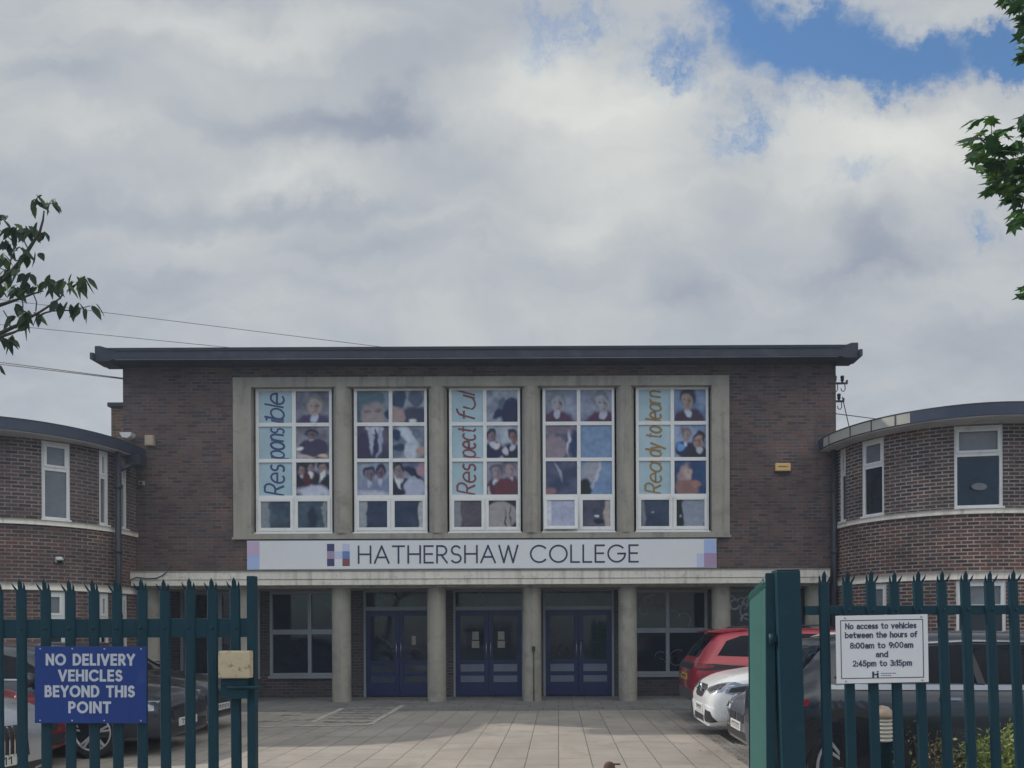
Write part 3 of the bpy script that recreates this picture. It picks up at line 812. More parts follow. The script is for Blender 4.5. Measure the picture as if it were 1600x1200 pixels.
    if (w, r, c) == (3, 2, 1):
        im = film((92, 114, 146), (104, 126, 154), k, .12); im = ell(im, .34, .3, .24, .5, (122, 130, 146), .5, .4); im = ell(im, .12, .85, .26, .3, (54, 52, 78)); im = ell(im, .56, .3, .04, .5, (142, 152, 170), .5, .3); return grain(im, k)
    if (w, r, c) == (4, 0, 1): return grain(pupil(film((70, 88, 122), (106, 124, 152), k), .46, .34, .27, (122, 112, 116), (50, 56, 80), (62, 58, 80), lean=-.3), k)
    if (w, r, c) == (4, 1, 1):
        im = film((88, 104, 132), (116, 132, 158), k); im = pupil(im, .36, .28, .18, (120, 112, 120), (96, 92, 100), (60, 58, 84)); im = pupil(im, .8, .48, .22, (126, 112, 116), (62, 58, 76), (60, 54, 78)); return grain(ell(im, .2, .66, .13, .12, (84, 124, 190)), k)
    im = film((44, 54, 88), (62, 72, 104), k, .2); im = ell(im, .3, .4, .16, .36, (116, 104, 108), .4, .4); im = ell(im, .46, .36, .14, .18, (132, 118, 118)); im = ell(im, .38, .82, .36, .3, (108, 84, 88)); im = ell(im, .66, .66, .16, .1, (122, 94, 92)); return grain(im, k)
def room(w, c):
    k = 700 + w * 10 + c
    im = film((44, 58, 72), (62, 76, 90), k, .2)
    if w == 0: im = ell(im, .1, .5, .22, 1.2, (96, 106, 114), .2) if c == 0 else ell(ell(im, .5, .6, .16, .4, (36, 46, 62), .5), .92, .5, .08, 1.2, (98, 106, 112), .2)
    if w == 1: im = film((44, 52, 70), (56, 64, 84), k, .2); im = ell(im, .08, .5, .18, 1.3, (112, 120, 128), .15) if c == 0 else ell(im, .95, .5, .1, 1.3, (128, 132, 138), .15)
    if w == 2:
        im = film((66, 62, 72), (82, 76, 84), k, .15)
        if c == 0: im = ell(im, .08, .5, .14, 1.3, (102, 104, 112), .15)
        else:
            im = ell(im, .4, .62, .62, .56, (128, 126, 128), .12)
            for q in (.62, .8): im = ell(im, q, .7, .02, .4, (52, 50, 62), .6)
    if w == 3:
        if c == 0: im = film((134, 142, 164), (146, 152, 172), k, .1); im = ell(im, .06, .5, .1, 1.3, (162, 168, 186), .2)  # bright sky reflection painted into the ajar pane
        else: im = film((56, 58, 74), (78, 76, 90), k, .3); im = ell(im, .92, .5, .12, 1.3, (128, 122, 122), .12); im = ell(im, .52, .6, .1, .05, (150, 160, 176)); im = ell(im, .6, .82, .18, .1, (40, 44, 62))
    if w == 4:
        im = film((34, 44, 66), (46, 58, 80), k, .2)
        if c == 0: im = ell(ell(im, .05, .5, .08, 1.3, (84, 90, 100), .2), .42, .5, .08, .03, (110, 124, 140))
        else: im = ell(im, .64, .5, .42, 1.4, (110, 120, 134), .08); im = ell(im, .12, .62, .04, .06, (120, 130, 140))
    return grain(im, k)
YW = 18.09           # outer face of the window frames
words = {0: ('Res|pons|ible', (.04, .065, .19)), 2: ('Res|pect|ful', (.21, .06, .075)), 4: ('Rea|dy to|lear_n', (.29, .18, .06))}
for w, (a, b) in enumerate(op):
    x0, x1 = ox[w][0] + .05, ox[w][1] - .045
    z1, z0 = Z(605, YW), Z(830.5, YW)
    Wd, H = x1 - x0, z1 - z0
    fx_ = lambda t: x0 + Wd * t
    fz_ = lambda t: z1 - H * t
    cols = [(.040, .478), (.527, .965)]
    rows = [(.018, .238), (.263, .488), (.512, .742)]
    mb = MB()
    y0, y1 = YW, YW + .08
    mb.box(x0, fx_(cols[0][0]), y0, y1, z0, z1); mb.box(fx_(cols[1][1]), x1, y0, y1, z0, z1)
    mb.box(fx_(cols[0][1]), fx_(cols[1][0]), y0, y1, z0, z1)
    for c0, c1 in cols:
        for t0_, t1_ in ((0, rows[0][0]), (rows[0][1], rows[1][0]), (rows[1][1], rows[2][0]), (rows[2][1], .77), (.985, 1.0)):
            mb.box(fx_(c0), fx_(c1), y0 + .004, y1, fz_(t1_), fz_(t0_), 'lr')
    win = mb.build('window', M['white'], college, bevel=.004)
    mb = MB(); mb.box(x0 - .03, x1 + .03, YW - .06, YW + .02, z0 - .05, z0 - .003); mb.build('sill', M['white'], win, bevel=.006)
    for c, (c0, c1) in enumerate(cols):
        for r, (r0, r1) in enumerate(rows):
            pane_mesh(win, photo(w, r, c), fx_(c0) - .003, fx_(c1) + .003, fz_(r1) - .003, fz_(r0) + .003, YW + .035, M['print'])
        # opening casement below
        sx0, sx1 = fx_(c0) - .028, fx_(c1) + .028; sz1, sz0 = fz_(.762), fz_(.988)
        mb = MB(); tk = .072
        mb.box(sx0, sx0 + tk, YW - .02, YW + .03, sz0, sz1); mb.box(sx1 - tk, sx1, YW - .02, YW + .03, sz0, sz1)
        mb.box(sx0 + tk, sx1 - tk, YW - .017, YW + .03, sz0, sz0 + tk); mb.box(sx0 + tk, sx1 - tk, YW - .017, YW + .03, sz1 - tk, sz1)
        sash = mb.build('casement', M['white'], win, bevel=.004)
        im = room(w, c)
        pn = pane_mesh(win, im, sx0 + tk - .002, sx1 - tk + .002, sz0 + tk - .002, sz1 - tk + .002, YW + .008, M['print'])
        if (w, c) == (3, 0):            # the one that stands ajar
            off = root_of(college).location
            for q in (sash, pn):
                piv = Vector((0, YW - off.y, sz1 - off.z))
                q.data.transform(Matrix.Translation(piv) @ Matrix.Rotation(radians(-7), 4, 'X') @ Matrix.Translation(-piv))
                q.data.transform(Matrix.Translation((-.02, 0, 0)))
    if w in words:
        s, colr = words[w]
        lm = plain('lettering_paint', colr, .5, var=.15)
        p0, p1 = fx_(cols[0][0]), fx_(cols[0][1])
        mb = MB()
        zb_, zt_ = fz_(.735 if w != 4 else .728), fz_(.025)
        # brush script running upwards, one fragment per pane; cap height towards the left
        base = p0 + (p1 - p0) * (.74 if w != 4 else .70)
        cap = (p1 - p0) * (.58 if w != 4 else .50)
        lines = []
        for fr, (r0, r1) in zip(s.split('|'), rows[::-1]):
            zl, zh = fz_(r1) + .012, fz_(r0) - .002
            ls_, tw_ = layout(fr, .14)
            k = (zh - zl) / (tw_ + .20)
            lines += [[(zl + (u + v * .22) * k, v * cap) for u, v in l] for l in ls_]
        bars = [(fz_(rows[i][1]), fz_(rows[i + 1][0])) for i in range(2)]
        for i, pts in enumerate(lines):
            ww = .042 + .012 * ((i * 37) % 5) / 5
            # densify, then drop what the glazing bars cover
            dn = []
            for (ua, va), (ub, vb) in zip(pts, pts[1:]):
                m_ = max(1, int(math.hypot(ub - ua, vb - va) / .03))
                dn += [(ua + (ub - ua) * q / m_, va + (vb - va) * q / m_) for q in range(m_)]
            dn.append(pts[-1])
            cur = []
            def flush():
                if len(cur) > 1: strip(mb, list(cur), ww, lambda u, v, n: (base - v, YW + .034 - n, u), .002 + .0003 * (i % 9))
                cur.clear()
            for q in dn:
                if any(lo - .004 < q[0] < hi + .004 for lo, hi in bars): flush()
                else: cur.append(q)
            flush()
        mb.build('lettering', lm, win)

# ---- canopy fascia, lintel and recessed entrance
mb = MB()
cxa, cxb = X(203, 17.7, 900), X(1297, 17.7, 900)
zmid = zc0 + (zc1 - zc0) * .40
mb.box(cxa, cxb, 17.70, 18.4, zmid + .012, zc1)
mb.box(cxa + .01, cxb - .01, 17.715, 18.4, zc0, zmid)
mb.box(cxa + .012, cxb - .012, 17.74, 18.38, zmid - .003, zmid + .015)
canopy = mb.build('canopy', M['band'], college, bevel=.006)
mb = MB(); mb.box(cxa - .01, cxb + .01, 17.685, 18.0, zc1 + .002, zc1 + .022); mb.build('flashing', M['concrete'], canopy)
mb = MB(); mb.box(cxa + .1, cxb - .1, 17.95, 19.5, zc0 - .055, zc0 + .05); mb.build('canopy_soffit', M['concrete'], canopy)
colpx = [237, 386, 534, 682.5, 831.5, 981, 1127, 1273]
colX = [X(p, 18.17, 1040) for p in colpx]
for x in colX:
    mb = MB()
    r = .215; prof = [(r, 0)]
    zz = 0.0
    while zz < zc0 - .1:      # stone drums with fine joints
        z2 = min(zz + .34, zc0 - .05)
        prof += [(r, zz + .004), (r, zz + .012), (r, z2 - .012), (r, z2 - .004), (r - .003, z2 - .002), (r - .003, z2)]
        zz = z2
        if z2 >= zc0 - .051: break
    mb.lathe(prof, (x, 18.17, 0), n=36)
    mb.build('column', M['column'], college)
YD = 19.3
zh = Z(921, YD); zsill = Z(1056, YD, 484)
mids = [(colX[i] + colX[i + 1]) / 2 for i in range(7)]
kinds = ['win', 'win', 'door', 'door', 'door', 'win', 'mural']
opens = []
for mx, kd in zip(mids, kinds):
    hw = .87 if kd == 'door' else .98
    opens.append((mx - hw - bx0, mx + hw - bx0, 0.0 if kd == 'door' else zsill, zh))
mb = MB()
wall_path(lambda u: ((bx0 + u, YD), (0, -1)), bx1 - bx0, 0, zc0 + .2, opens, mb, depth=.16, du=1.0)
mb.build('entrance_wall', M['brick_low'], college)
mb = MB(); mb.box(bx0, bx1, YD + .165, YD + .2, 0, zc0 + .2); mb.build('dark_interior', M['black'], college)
for mx, kd in zip(mids, kinds):
    hw = (.87 if kd == 'door' else .98) - .004
    x0, x1 = mx - hw, mx + hw
    if kd == 'door':
        mb = MB(); f = .055; y0, y1 = YD - .02, YD + .1
        ztr = Z(950, YD)
        mb.box(x0, x0 + f, y0, y1, 0, zh - .004); mb.box(x1 - f, x1, y0, y1, 0, zh - .004)
        mb.box(x0 + f, x1 - f, y0 + .004, y1, zh - .05, zh - .004); mb.box(x0 + f, x1 - f, y0 + .004, y1, ztr - .045, ztr + .045)
        dr = mb.build('double_door', M['door_frame'], college, bevel=.004)
        mb = MB(); mb.box(x0 + f, x1 - f, YD + .05, YD + .07, ztr + .046, zh - .051); mb.build('transom_pane', M['glass_dark'], dr)
        for s in (0, 1):
            a = x0 + f + .004 if s == 0 else mx + .004
            b = mx - .004 if s == 0 else x1 - f - .004
            st = .11
            zt = ztr - .05
            mb = MB()
            mb.box(a, a + st, YD + .01, YD + .06, .03, zt); mb.box(b - st, b, YD + .01, YD + .06, .03, zt)
            for za, zb2 in ((.03, .36), (.52, .62), (.80, .90), (zt - .13, zt)):
                mb.box(a + st, b - st, YD + .013, YD + .06, za, zb2)
            mb.build('door_leaf', M['door_blue'], dr, bevel=.004)
            mb = MB(); mb.box(a + st, b - st, YD + .03, YD + .045, .90, zt - .13); mb.build('door_glass', M['glass_dark'], dr)
            for za, zb2 in ((.36, .52), (.62, .80)):
                mb = MB(); mb.box(a + st, b - st, YD + .025, YD + .045, za, zb2)
                mb.build('lower_panel', M['plate'] if (mx > -2.5) else M['glass_wing'], dr)
            hx = b - .05 if s == 0 else a + .05
            mb = MB(); mb.tube([(hx, YD + .01, .95), (hx, YD - .05, .97), (hx, YD - .05, 1.33), (hx, YD + .01, 1.35)], .012)
            mb.build('handle', M['steel'], dr)
            if abs(mx + 1.7) < .4 or (mx < -3 and s == 1):
                mb = MB(); nx = (a + b) / 2 + (.08 if s == 0 else -.10)
                if mx < -3: mb.box(nx - .0, nx + .10, YD + .026, YD + .029, 1.28, 1.50)
                else: mb.box(nx - .09, nx + .09, YD + .026, YD + .029, 1.20, 1.37); mb.box(nx - .08, nx + .08, YD + .026, YD + .029, 1.40, 1.60)
                mb.build('notice', M['concrete'], dr)
    else:
        mb = MB(); f = .07; y0, y1 = YD - .015, YD + .09
        zm = zsill + (zh - zsill) * .515
        mb.box(x0, x0 + f, y0, y1, zsill, zh - .004); mb.box(x1 - f, x1, y0, y1, zsill, zh - .004); mb.box(mx - .045, mx + .045, y0, y1, zsill, zh - .004)
        for a, b in ((x0 + f, mx - .045), (mx + .045, x1 - f)):
            for za, zb2 in ((zsill, zsill + .07), (zm - .06, zm + .06), (zh - .09, zh - .004)):
                mb.box(a, b, y0 + .004, y1, za, zb2)
        wn = mb.build('lobby_window', M['frame_grey'], college, bevel=.004)
        mb = MB(); mb.box(x0 - .03, x1 + .03, YD - .08, YD + .02, zsill - .06, zsill - .003); mb.build('sill', M['frame_grey'], wn)
        mb = MB()
        for a, b in ((x0 + f, mx - .045), (mx + .045, x1 - f)):
            mb.box(a, b, YD + .04, YD + .055, zsill + .07, zm - .06); mb.box(a, b, YD + .04, YD + .055, zm + .06, zh - .09)
        mb.build('pane', M['glass_dark'], wn)
        if mx > 1:      # white swirling film on the right-hand lobby windows
            mb = MB(); r2 = random.Random(int(mx * 100))
            strong = kd == 'mural'
            T3 = lambda u, v, n: (u, YD + .0385 - n, v)
            for k in range(16 if strong else 9):
                cx_, cz_ = r2.uniform(x0 + .25, x1 - .25), r2.uniform(zm + .05, zh - .25) if r2.random() < .75 else r2.uniform(zsill + .2, zm - .2)
                rr = r2.uniform(.10, .26); a0 = r2.uniform(0, 360); sp = r2.uniform(90, 250)
                pts = [(cx_ + rr * (1 - .5 * q / 14) * cos(radians(a0 + sp * q / 14)), cz_ + rr * (1 - .5 * q / 14) * sin(radians(a0 + sp * q / 14))) for q in range(15)]
                pts = [p for p in pts if x0 + f < p[0] < x1 - f and zsill + .08 < p[1] < zh - .1 and abs(p[0] - mx) > .06 and abs(p[1] - zm) > .08]
                if len(pts) > 4: strip(mb, pts, .03 if strong else .014, T3, .002 + .0003 * (k % 9))
            if strong:
                for k, (pa, pb, rr, a0, sp, wd_) in enumerate([(1149, 945, .15, 60, 300, .05), (1147, 926, .12, 20, 150, .04), (1166, 968, .16, 40, 160, .05), (1156, 975, .20, 200, 130, .055), (1170, 940, .14, 100, 220, .04), (1160, 985, .08, 0, 260, .035)]):
                    cx_, cz_ = X(pa, YD, pb), Z(pb, YD, pa)
                    strip(mb, [(cx_ + rr * (1 - .35 * q / 14) * cos(radians(a0 + sp * q / 14)), cz_ + rr * .9 * cos(0) * (1 - .35 * q / 14) * sin(radians(a0 + sp * q / 14))) for q in range(15)], wd_, T3, .006 + .0003 * k)
            mb.build('film_pattern', M['sign_letter'] if strong else M['plate'], wn)
# conduit and intercom on the middle column
mb = MB(); xc = X(834, 17.95, 1040)
mb.box(xc - .035, xc + .035, 17.90, 17.95, 1.16, 1.26); ip = mb.build('entry_buzzer', M['black'], college, bevel=.006)
mb = MB(); mb.tube([(xc, 17.945, .02), (xc, 17.945, 1.15)], .011); mb.build('conduit', M['black'], ip)

mb = MB(); mb.tube([P(268, 885, 17.92), P(262, 893, 17.69), P(254, 899, 17.685), P(244, 903.5, 17.685), P(228, 904, 17.685), P(214, 902, 17.685), P(205, 905.5, 17.685)], .012, 6); mb.build('loose_cable', M['pipe'], college)
# ---- downpipes and small stub block behind the left roof
def pipe(x, y, z0, z1, r, name='downpipe', parent=None):
    mb = MB(); mb.tube([(x, y, z0), (x, y, z1)], r, 12)
    for z in np.arange(z0 + .5, z1, 1.4): mb.lathe([(r + .003, z), (r + .02, z + .01), (r + .02, z + .09), (r + .003, z + .1)], (x, y, 0), n=12)
    return mb.build(name, M['pipe'], parent)
pipe(X(1303.5, 17.86, 850), 17.86, .02, 5.7, .062, parent=college)
mb = MB(); mb.box(bx0 - .78, bx0 - .004, 18.9, 21.5, 5.5, Z(633, 18.9)); tower = mb.build('stub_block', M['brick_tan'], college)
mb = MB(); mb.box(bx0 - .84, bx0 - .004, 18.84, 21.6, Z(633, 18.9) + .002, Z(628, 18.9) + .02); mb.build('coping', M['roof_dark'], tower)

# ================================================================== CURVED WINGS
def solve_u(fn, px, L, py=740):
    best = min((abs(CX + (p[0] / p[1] - (CY - py) * ROLL / F) * F - px), u) for u in np.arange(0, L, .004) for p in [fn(u)[0]])
    return best[1]
def wing(name, label, fn, L, zroof, zfas, zsill_, zband1, zband0, win_px, gwin_px, outline, roof_out, roof_in, loc, mat, glassm):
    w = thing(name, label, 'building', loc)
    ops = []; units = []
    zhead = zfas + .0
    for a, b in win_px:
        ua, ub = sorted((a, b)); ops.append((ua, ub, zsill_ + .06, zhead - .03)); units.append((ua, ub, zsill_ + .06, zhead - .03, 'first'))
    for a, b in gwin_px:
        ua, ub = sorted((a, b)); ops.append((ua, ub, .95, zband0 - .02)); units.append((ua, ub, .95, zband0 - .02, 'ground'))
    mb = MB()
    wall_path(fn, L, 0, zfas + .08, ops, mb, depth=.2, du=.13)
    mb.build('wall', mat, w)
    def bandring(z0, z1, d0, d1, nm, m, par, u0=0.0):
        mb = MB(); k = int((L - u0) / .12)
        for i in range(k):
            ua, ub = u0 + (L - u0) * i / k, u0 + (L - u0) * (i + 1) / k
            (pa, na), (pb, nb) = fn(ua), fn(ub)
            q = lambda p, n, d, z: (p[0] + n[0] * d, p[1] + n[1] * d, z)
            mb.smooth = True
            mb.face([q(pa, na, d1, z0), q(pb, nb, d1, z0), q(pb, nb, d1, z1), q(pa, na, d1, z1)])
            mb.smooth = False
            mb.face([q(pa, na, d0, z1), q(pa, na, d1, z1), q(pb, nb, d1, z1), q(pb, nb, d0, z1)][::-1]); mb.face([q(pa, na, d0, z0), q(pb, nb, d0, z0), q(pb, nb, d1, z0), q(pa, na, d1, z0)][::-1])
        return mb.build(nm, m, par)
    bandring(zsill_ - .05, zsill_ + .055, -.02, .05, 'sill_band', M['band'], w)
    bandring(zband0, zband1, -.02, .03, 'head_band', M['band'], w)
    for ua, ub, z0, z1, fl in units:
        pa, pb = Vector(fn(ua)[0]), Vector(fn(ub)[0])
        n = Vector(fn((ua + ub) / 2)[1]); t = (pb - pa)
        wd = t.length; t.normalize(); n = Vector((t.y, -t.x)) if Vector((t.y, -t.x)).dot(n) > 0 else Vector((-t.y, t.x))
        c = (pa + pb) / 2 - n * .03
        C3 = lambda u, v, d: (c.x + t.x * u + n.x * d, c.y + t.y * u + n.y * d, v)
        def rect(mb, u0, u1, v0, v1, d0, d1):
            mb.prism([(u0, v0), (u1, v0), (u1, v1), (u0, v1)], C3, d0, d1)
        h = wd / 2; ff = .065
        zt = z0 + (z1 - z0) * .655
        mb = MB()
        rect(mb, -h, -h + ff, z0, z1, -.07, 0); rect(mb, h - ff, h, z0, z1, -.07, 0)
        for va, vb in ((z0, z0 + .075), (zt - .04, zt + .05), (z1 - .085, z1)):
            rect(mb, -h + ff, h - ff, va, vb, -.07, -.004)
        wn = mb.build('window', M['white'], w, bevel=.004)
        mb = MB()   # raised top-hung sash
        for u0, u1, v0, v1 in ((-h + ff - .02, -h + ff + .03, zt + .03, z1 - .065), (h - ff - .03, h - ff + .02, zt + .03, z1 - .065), (-h + ff + .03, h - ff - .03, zt + .03, zt + .08), (-h + ff + .03, h - ff - .03, z1 - .115, z1 - .065)):
            rect(mb, u0, u1, v0, v1, -.03, .014)
        mb.build('top_sash', M['white'], wn, bevel=.003)
        mb = MB(); rect(mb, -h + ff, h - ff, zt + .05, z1 - .085, -.05, -.035); mb.build('top_pane', M['glass_grey'], wn)
        mb = MB(); rect(mb, -h + ff, h - ff, z0 + .075, zt - .04, -.05, -.035); mb.build('pane', glassm if fl == 'first' else M['glass_dark'], wn)
        if fl == 'first':
            mb = MB(); rect(mb, -h - .01, h + .01, z0 - .03, z0 + .03, -.01, .075); mb.build('sill', M['white'], wn)
    # roof slab with fascia, soffit below
    mb = MB(); mb.prism(roof_out, lambda u, v, q: (u, v, q), zroof, zfas + .004)
    rf = mb.build('roof', M['fascia_metal'], w)
    mb = MB(); mb.prism(roof_in, lambda u, v, q: (u, v, q), zfas + .002, zfas - .02); mb.build('soffit', M['wing_soffit'], rf)
    mb = MB(); mb.prism([(u, v) for u, v in roof_out], lambda u, v, q: (u, v, q), zroof + .03, zroof + .002); mb.build('roof_felt', M['roof_felt'], rf)
    return w, rf
# right-hand wing
rc, rr_ = (bx1 + 2.4, 18.0), 2.4
def fnR(u):
    A = rr_ * pi / 2
    if u <= A:
        th = pi + u / rr_
        return (rc[0] + rr_ * cos(th), rc[1] + rr_ * sin(th)), (cos(th), sin(th))
    return (rc[0] + (u - A), rc[1] - rr_), (0, -1)
LR = rr_ * pi / 2 + 8.0
def outR(ov):
    ea, eb = rr_ + ov - .22, rr_ + ov      # the eave runs out as the wall turns back
    pts = [(rc[0] + ea * cos(pi + q * pi / 48), rc[1] + eb * sin(pi + q * pi / 48)) for q in range(25)]
    return pts + [(rc[0] + 8.3, rc[1] - rr_ - ov), (rc[0] + 8.3, 27), (rc[0] - rr_ + .02, 27), (rc[0] - rr_ + .02, 18.3), (rc[0] - rr_ - ov + .22, 18.0 - .002)]
upx = lambda a, b: (solve_u(fnR, a, LR), solve_u(fnR, b, LR))
wr, wrf = wing('curved_wing', 'curved brown brick wing by the yellow alarm box, with an oval sticker in one window', fnR, LR,
     5.915, 5.70, 3.95, 2.76, 2.60, [(solve_u(fnR, 1311.5, LR), solve_u(fnR, 1317, LR) + .12), upx(1346, 1381), upx(1491, 1568)],
     [upx(1352, 1384), upx(1493, 1572)], None, outR(.62), outR(.585), (8, 16, 0), M['brick_wing'], M['glass_dark'])
for px in (1299, 1332, 1365, 1402):
    th = None
    for q in np.arange(0, pi / 2, .004):
        p = (rc[0] + 2.80 * cos(pi + q), rc[1] + 3.02 * sin(pi + q))
        if abs(CX + p[0] / p[1] * F - (px - 1)) < 1.0: th = pi + q; break
    if th is None: continue
    c = Vector((rc[0] + 2.808 * cos(th), rc[1] + 3.028 * sin(th), 5.808))
    mb = MB(); mb.obox(c, (-sin(th), cos(th), 0), (cos(th), sin(th), 0), (0, 0, 1), .012, .006, .112); mb.build('fascia_joint', M['pipe'], wrf)
ths = [pi + q for q in np.arange(.02, pi / 2, .004) if 1288 < CX + (rc[0] + 2.80 * cos(pi + q)) / (rc[1] + 3.02 * sin(pi + q)) * F < 1424]
thA, thB = min(ths), max(ths)
mb = MB(); mb.smooth = True
for k in range(16):
    a, b = thA + (thB - thA) * k / 16, thA + (thB - thA) * (k + 1) / 16
    q = lambda th, r, z: (rc[0] + (r - .22) * cos(th), rc[1] + r * sin(th), z)
    mb.face([q(a, 3.026, 5.713), q(b, 3.026, 5.713), q(b, 3.026, 5.91), q(a, 3.026, 5.91)])
mb.build('fascia_sunlit_strip', M['fascia_sunlit'], wrf)  # strip added over the dark fascia where the sun catches it
# oval sticker in the big window
uA, uB = upx(1491, 1568); pA, pB = Vector(fnR(uA)[0]), Vector(fnR(uB)[0]); cc = (pA + pB) / 2
zst = Z(760, cc.y, 1530)
mb = MB(); mb.prism([(.155 * cos(2 * pi * k / 28), .072 * sin(2 * pi * k / 28)) for k in range(28)], lambda u, v, q: (cc.x + u + .02, cc.y + q, zst + v), .03, .02)
mb.build('oval_sticker', M['glass_grey'], wr)
# left-hand wing
lx = X(209, 17.9, 836); lr_ = 1.9; lc = (lx - lr_, 17.4)
def fnL0(u):
    if u <= .6: return (lx, 18.0 - u), (1, 0)
    A = lr_ * pi / 2
    if u <= .6 + A:
        th = -(u - .6) / lr_
        return (lc[0] + lr_ * cos(th), lc[1] + lr_ * sin(th)), (cos(th), sin(th))
    return (lc[0] - (u - .6 - A), lc[1] - lr_), (0, -1)
LL = .6 + lr_ * pi / 2 + 7.5
fnL = lambda u: fnL0(LL - u)          # runs left to right so that faces look outwards
def outL(ov):
    pts = [(lc[0] + (lr_ + ov - .34) * cos(-q * pi / 48), lc[1] + (lr_ + ov) * sin(-q * pi / 48)) for q in range(24, -1, -1)]
    return [(lc[0] - 7.8, 27), (lc[0] - 7.8, lc[1] - lr_ - ov)] + pts + [(lx + ov - .34, 17.9), (bx0 - .01, 18.0 - .003), (bx0 - .01, 27)]
lpx = lambda a, b: tuple(LL - solve_u(fnL0, p, LL) for p in (a, b))
wl, wlf = wing('curved_wing', 'curved brown brick wing carrying the small white security camera', fnL, LL,
     5.745, 5.54, 3.84, 2.63, 2.48, [lpx(65, 110), lpx(155, 170), lpx(190, 199)], [lpx(65, 101), lpx(155, 170), lpx(190, 199)], None, outL(.62), outL(.585), (-11, 16, 0), M['brick_wing_dull'], M['glass_grey'])
pipe(X(185, 17.0, 850), 17.0, .02, 5.5, .062, parent=wl)
mb = MB(); mb.obox((X(207, 17.3, 697), 17.45, 5.42), (1, 0, 0), (0, 1, 0), (0, 0, 1), .16, .14, .11); mb.tube([(X(207, 17.3, 697), 17.4, 5.35), (X(188, 17.05, 710), 17.05, 5.15)], .05)
mb.build('rain_hopper', M['pipe'], wlf)
# ================================================================== THINGS ON THE BUILDING
# name board
YSg = 17.93
sb = dict(x0=X(386, YSg, 865), x1=X(1119.5, YSg, 865), z1=Z(843.5, YSg), z0=Z(887.5, YSg))
board = thing('name_board', 'long white board lettered with the college name above the entrance canopy', 'sign', ((sb['x0'] + sb['x1']) / 2, YSg, sb['z0']))
mb = MB(); mb.box(sb['x0'], sb['x1'], YSg, YSg + .05, sb['z0'], sb['z1']); mb.build('panel', M['sign_white'], board, bevel=.004)
mb = MB(); mb.box(sb['x0'] - .012, sb['x1'] + .012, YSg + .02, YSg + .068, sb['z1'] + .001, sb['z1'] + .018); mb.box(sb['x0'] - .012, sb['x1'] + .012, YSg + .02, YSg + .068, sb['z0'] - .018, sb['z0'] - .001)
mb.build('edge_trim', M['steel'], board)
T3 = lambda u, v, n: (u, YSg - .001 - n, v)
xt0, xt1 = X(559, YSg, 865), X(998, YSg, 865)
capz = Z(851.7, YSg) - Z(880.3, YSg)
zb0 = Z(880.0, YSg, 780)
mb = MB(); text(mb, 'HATHERSHAW COLLEGE', xt0, xt1, zb0, capz, .040, T3, gap=.245); mb.build('lettering', M['navy'], board)
def sq(px0, py0, px1, py1, m, name='colour_square', h=.003):
    mb = MB(); mb.box(X(px0, YSg, 865), X(px1, YSg, 865), YSg - h, YSg - .0005, sb['z0'] + (887.5 - py1) * YSg / F, sb['z0'] + (887.5 - py0) * YSg / F)
    return mb.build(name, M[m], board)
sq(386.5, 844, 405.5, 866, 'sq_pink'); sq(386.5, 866.2, 405.5, 887, 'sq_sky')
sq(1100, 844, 1119, 865, 'sq_sky'); sq(1100, 865.2, 1119, 887, 'sq_mauve')
sq(1089, 866, 1099.8, 887, 'sq_lilac', h=.002)
for a in ((511, 848.2, 522.5, 859.8, 'sq_navy'), (511, 860, 522.5, 871.3, 'sq_mauve'), (511, 871.5, 522.5, 883, 'sq_navy'), (522.7, 860, 534.8, 871.3, 'sq_lilac'),
          (535, 848.2, 546.5, 859.8, 'sq_lilac'), (535, 860, 546.5, 871.3, 'sq_blue'), (535, 871.5, 546.5, 883, 'sq_red')): sq(*a, name='emblem_square')
# alarm box
al = thing('alarm_box', 'yellow alarm bell box fixed high on the brick wall beside the big windows', 'alarm box', (X(1223, 17.95, 731), 18, Z(731, 17.95, 1223)))
ax, az = al.location.x, al.location.z
mb = MB(); mb.box(ax - .175, ax + .175, 17.91, 17.995, az - .075, az + .105); mb.build('cover', M['alarm'], al, bevel=.02)
mb = MB(); mb.box(ax - .16, ax + .16, 17.93, 17.99, az - .115, az - .077); mb.build('base', M['black'], al, bevel=.01)
mb = MB()
r3 = random.Random(3)
for k in range(7): mb.box(ax - .11 + k * .032, ax - .11 + k * .032 + .022, 17.905, 17.9095, az + .01, az + .01 + r3.uniform(.022, .034))
mb.build('worn_print', M['rust'], al)
# floodlight and small boxes at the roof junction
fl = thing('floodlight', 'white bulkhead floodlight at the corner where the dark roof edge meets the tall wall', 'lamp', (X(199, 17.8, 681), 17.8, Z(681, 17.8, 199)))
p = fl.location
mb = MB(); mb.prism([(-.14, .06), (.14, .06), (.12, -.03), (.05, -.075), (-.07, -.06)], lambda u, v, q: (p.x + u, p.y + q, p.z + v), .10, -.10); mb.build('housing', M['plastic_w'], fl, bevel=.012)
mb = MB(); mb.box(p.x - .05, p.x + .05, p.y + .101, 18.3, p.z - .03, p.z + .03); mb.build('bracket', M['steel'], fl)
jb = thing('junction_box', 'tan square junction box on the brick wall right of the white floodlight', 'box', (X(235, 17.95, 689), 18, Z(689, 17.95, 235)))
p = jb.location
mb = MB(); mb.box(p.x - .10, p.x + .10, 17.88, 17.996, p.z - .12, p.z + .12); mb.build('casing', M['plastic_tan'], jb, bevel=.012)
mb = MB(); mb.box(p.x - .08, p.x + .08, 17.872, 17.879, p.z - .10, p.z + .10); mb.build('lid', M['plastic_tan'], jb)
vb = thing('sensor_box', 'small grey sensor box on brick wall near the tall downpipe, below the tan junction box', 'box', (X(221, 17.95, 755), 18, Z(755, 17.95, 221)))
p = vb.location
mb = MB(); mb.box(p.x - .06, p.x + .06, 17.92, 17.996, p.z - .05, p.z + .05); mb.build('casing', M['concrete'], vb, bevel=.01)
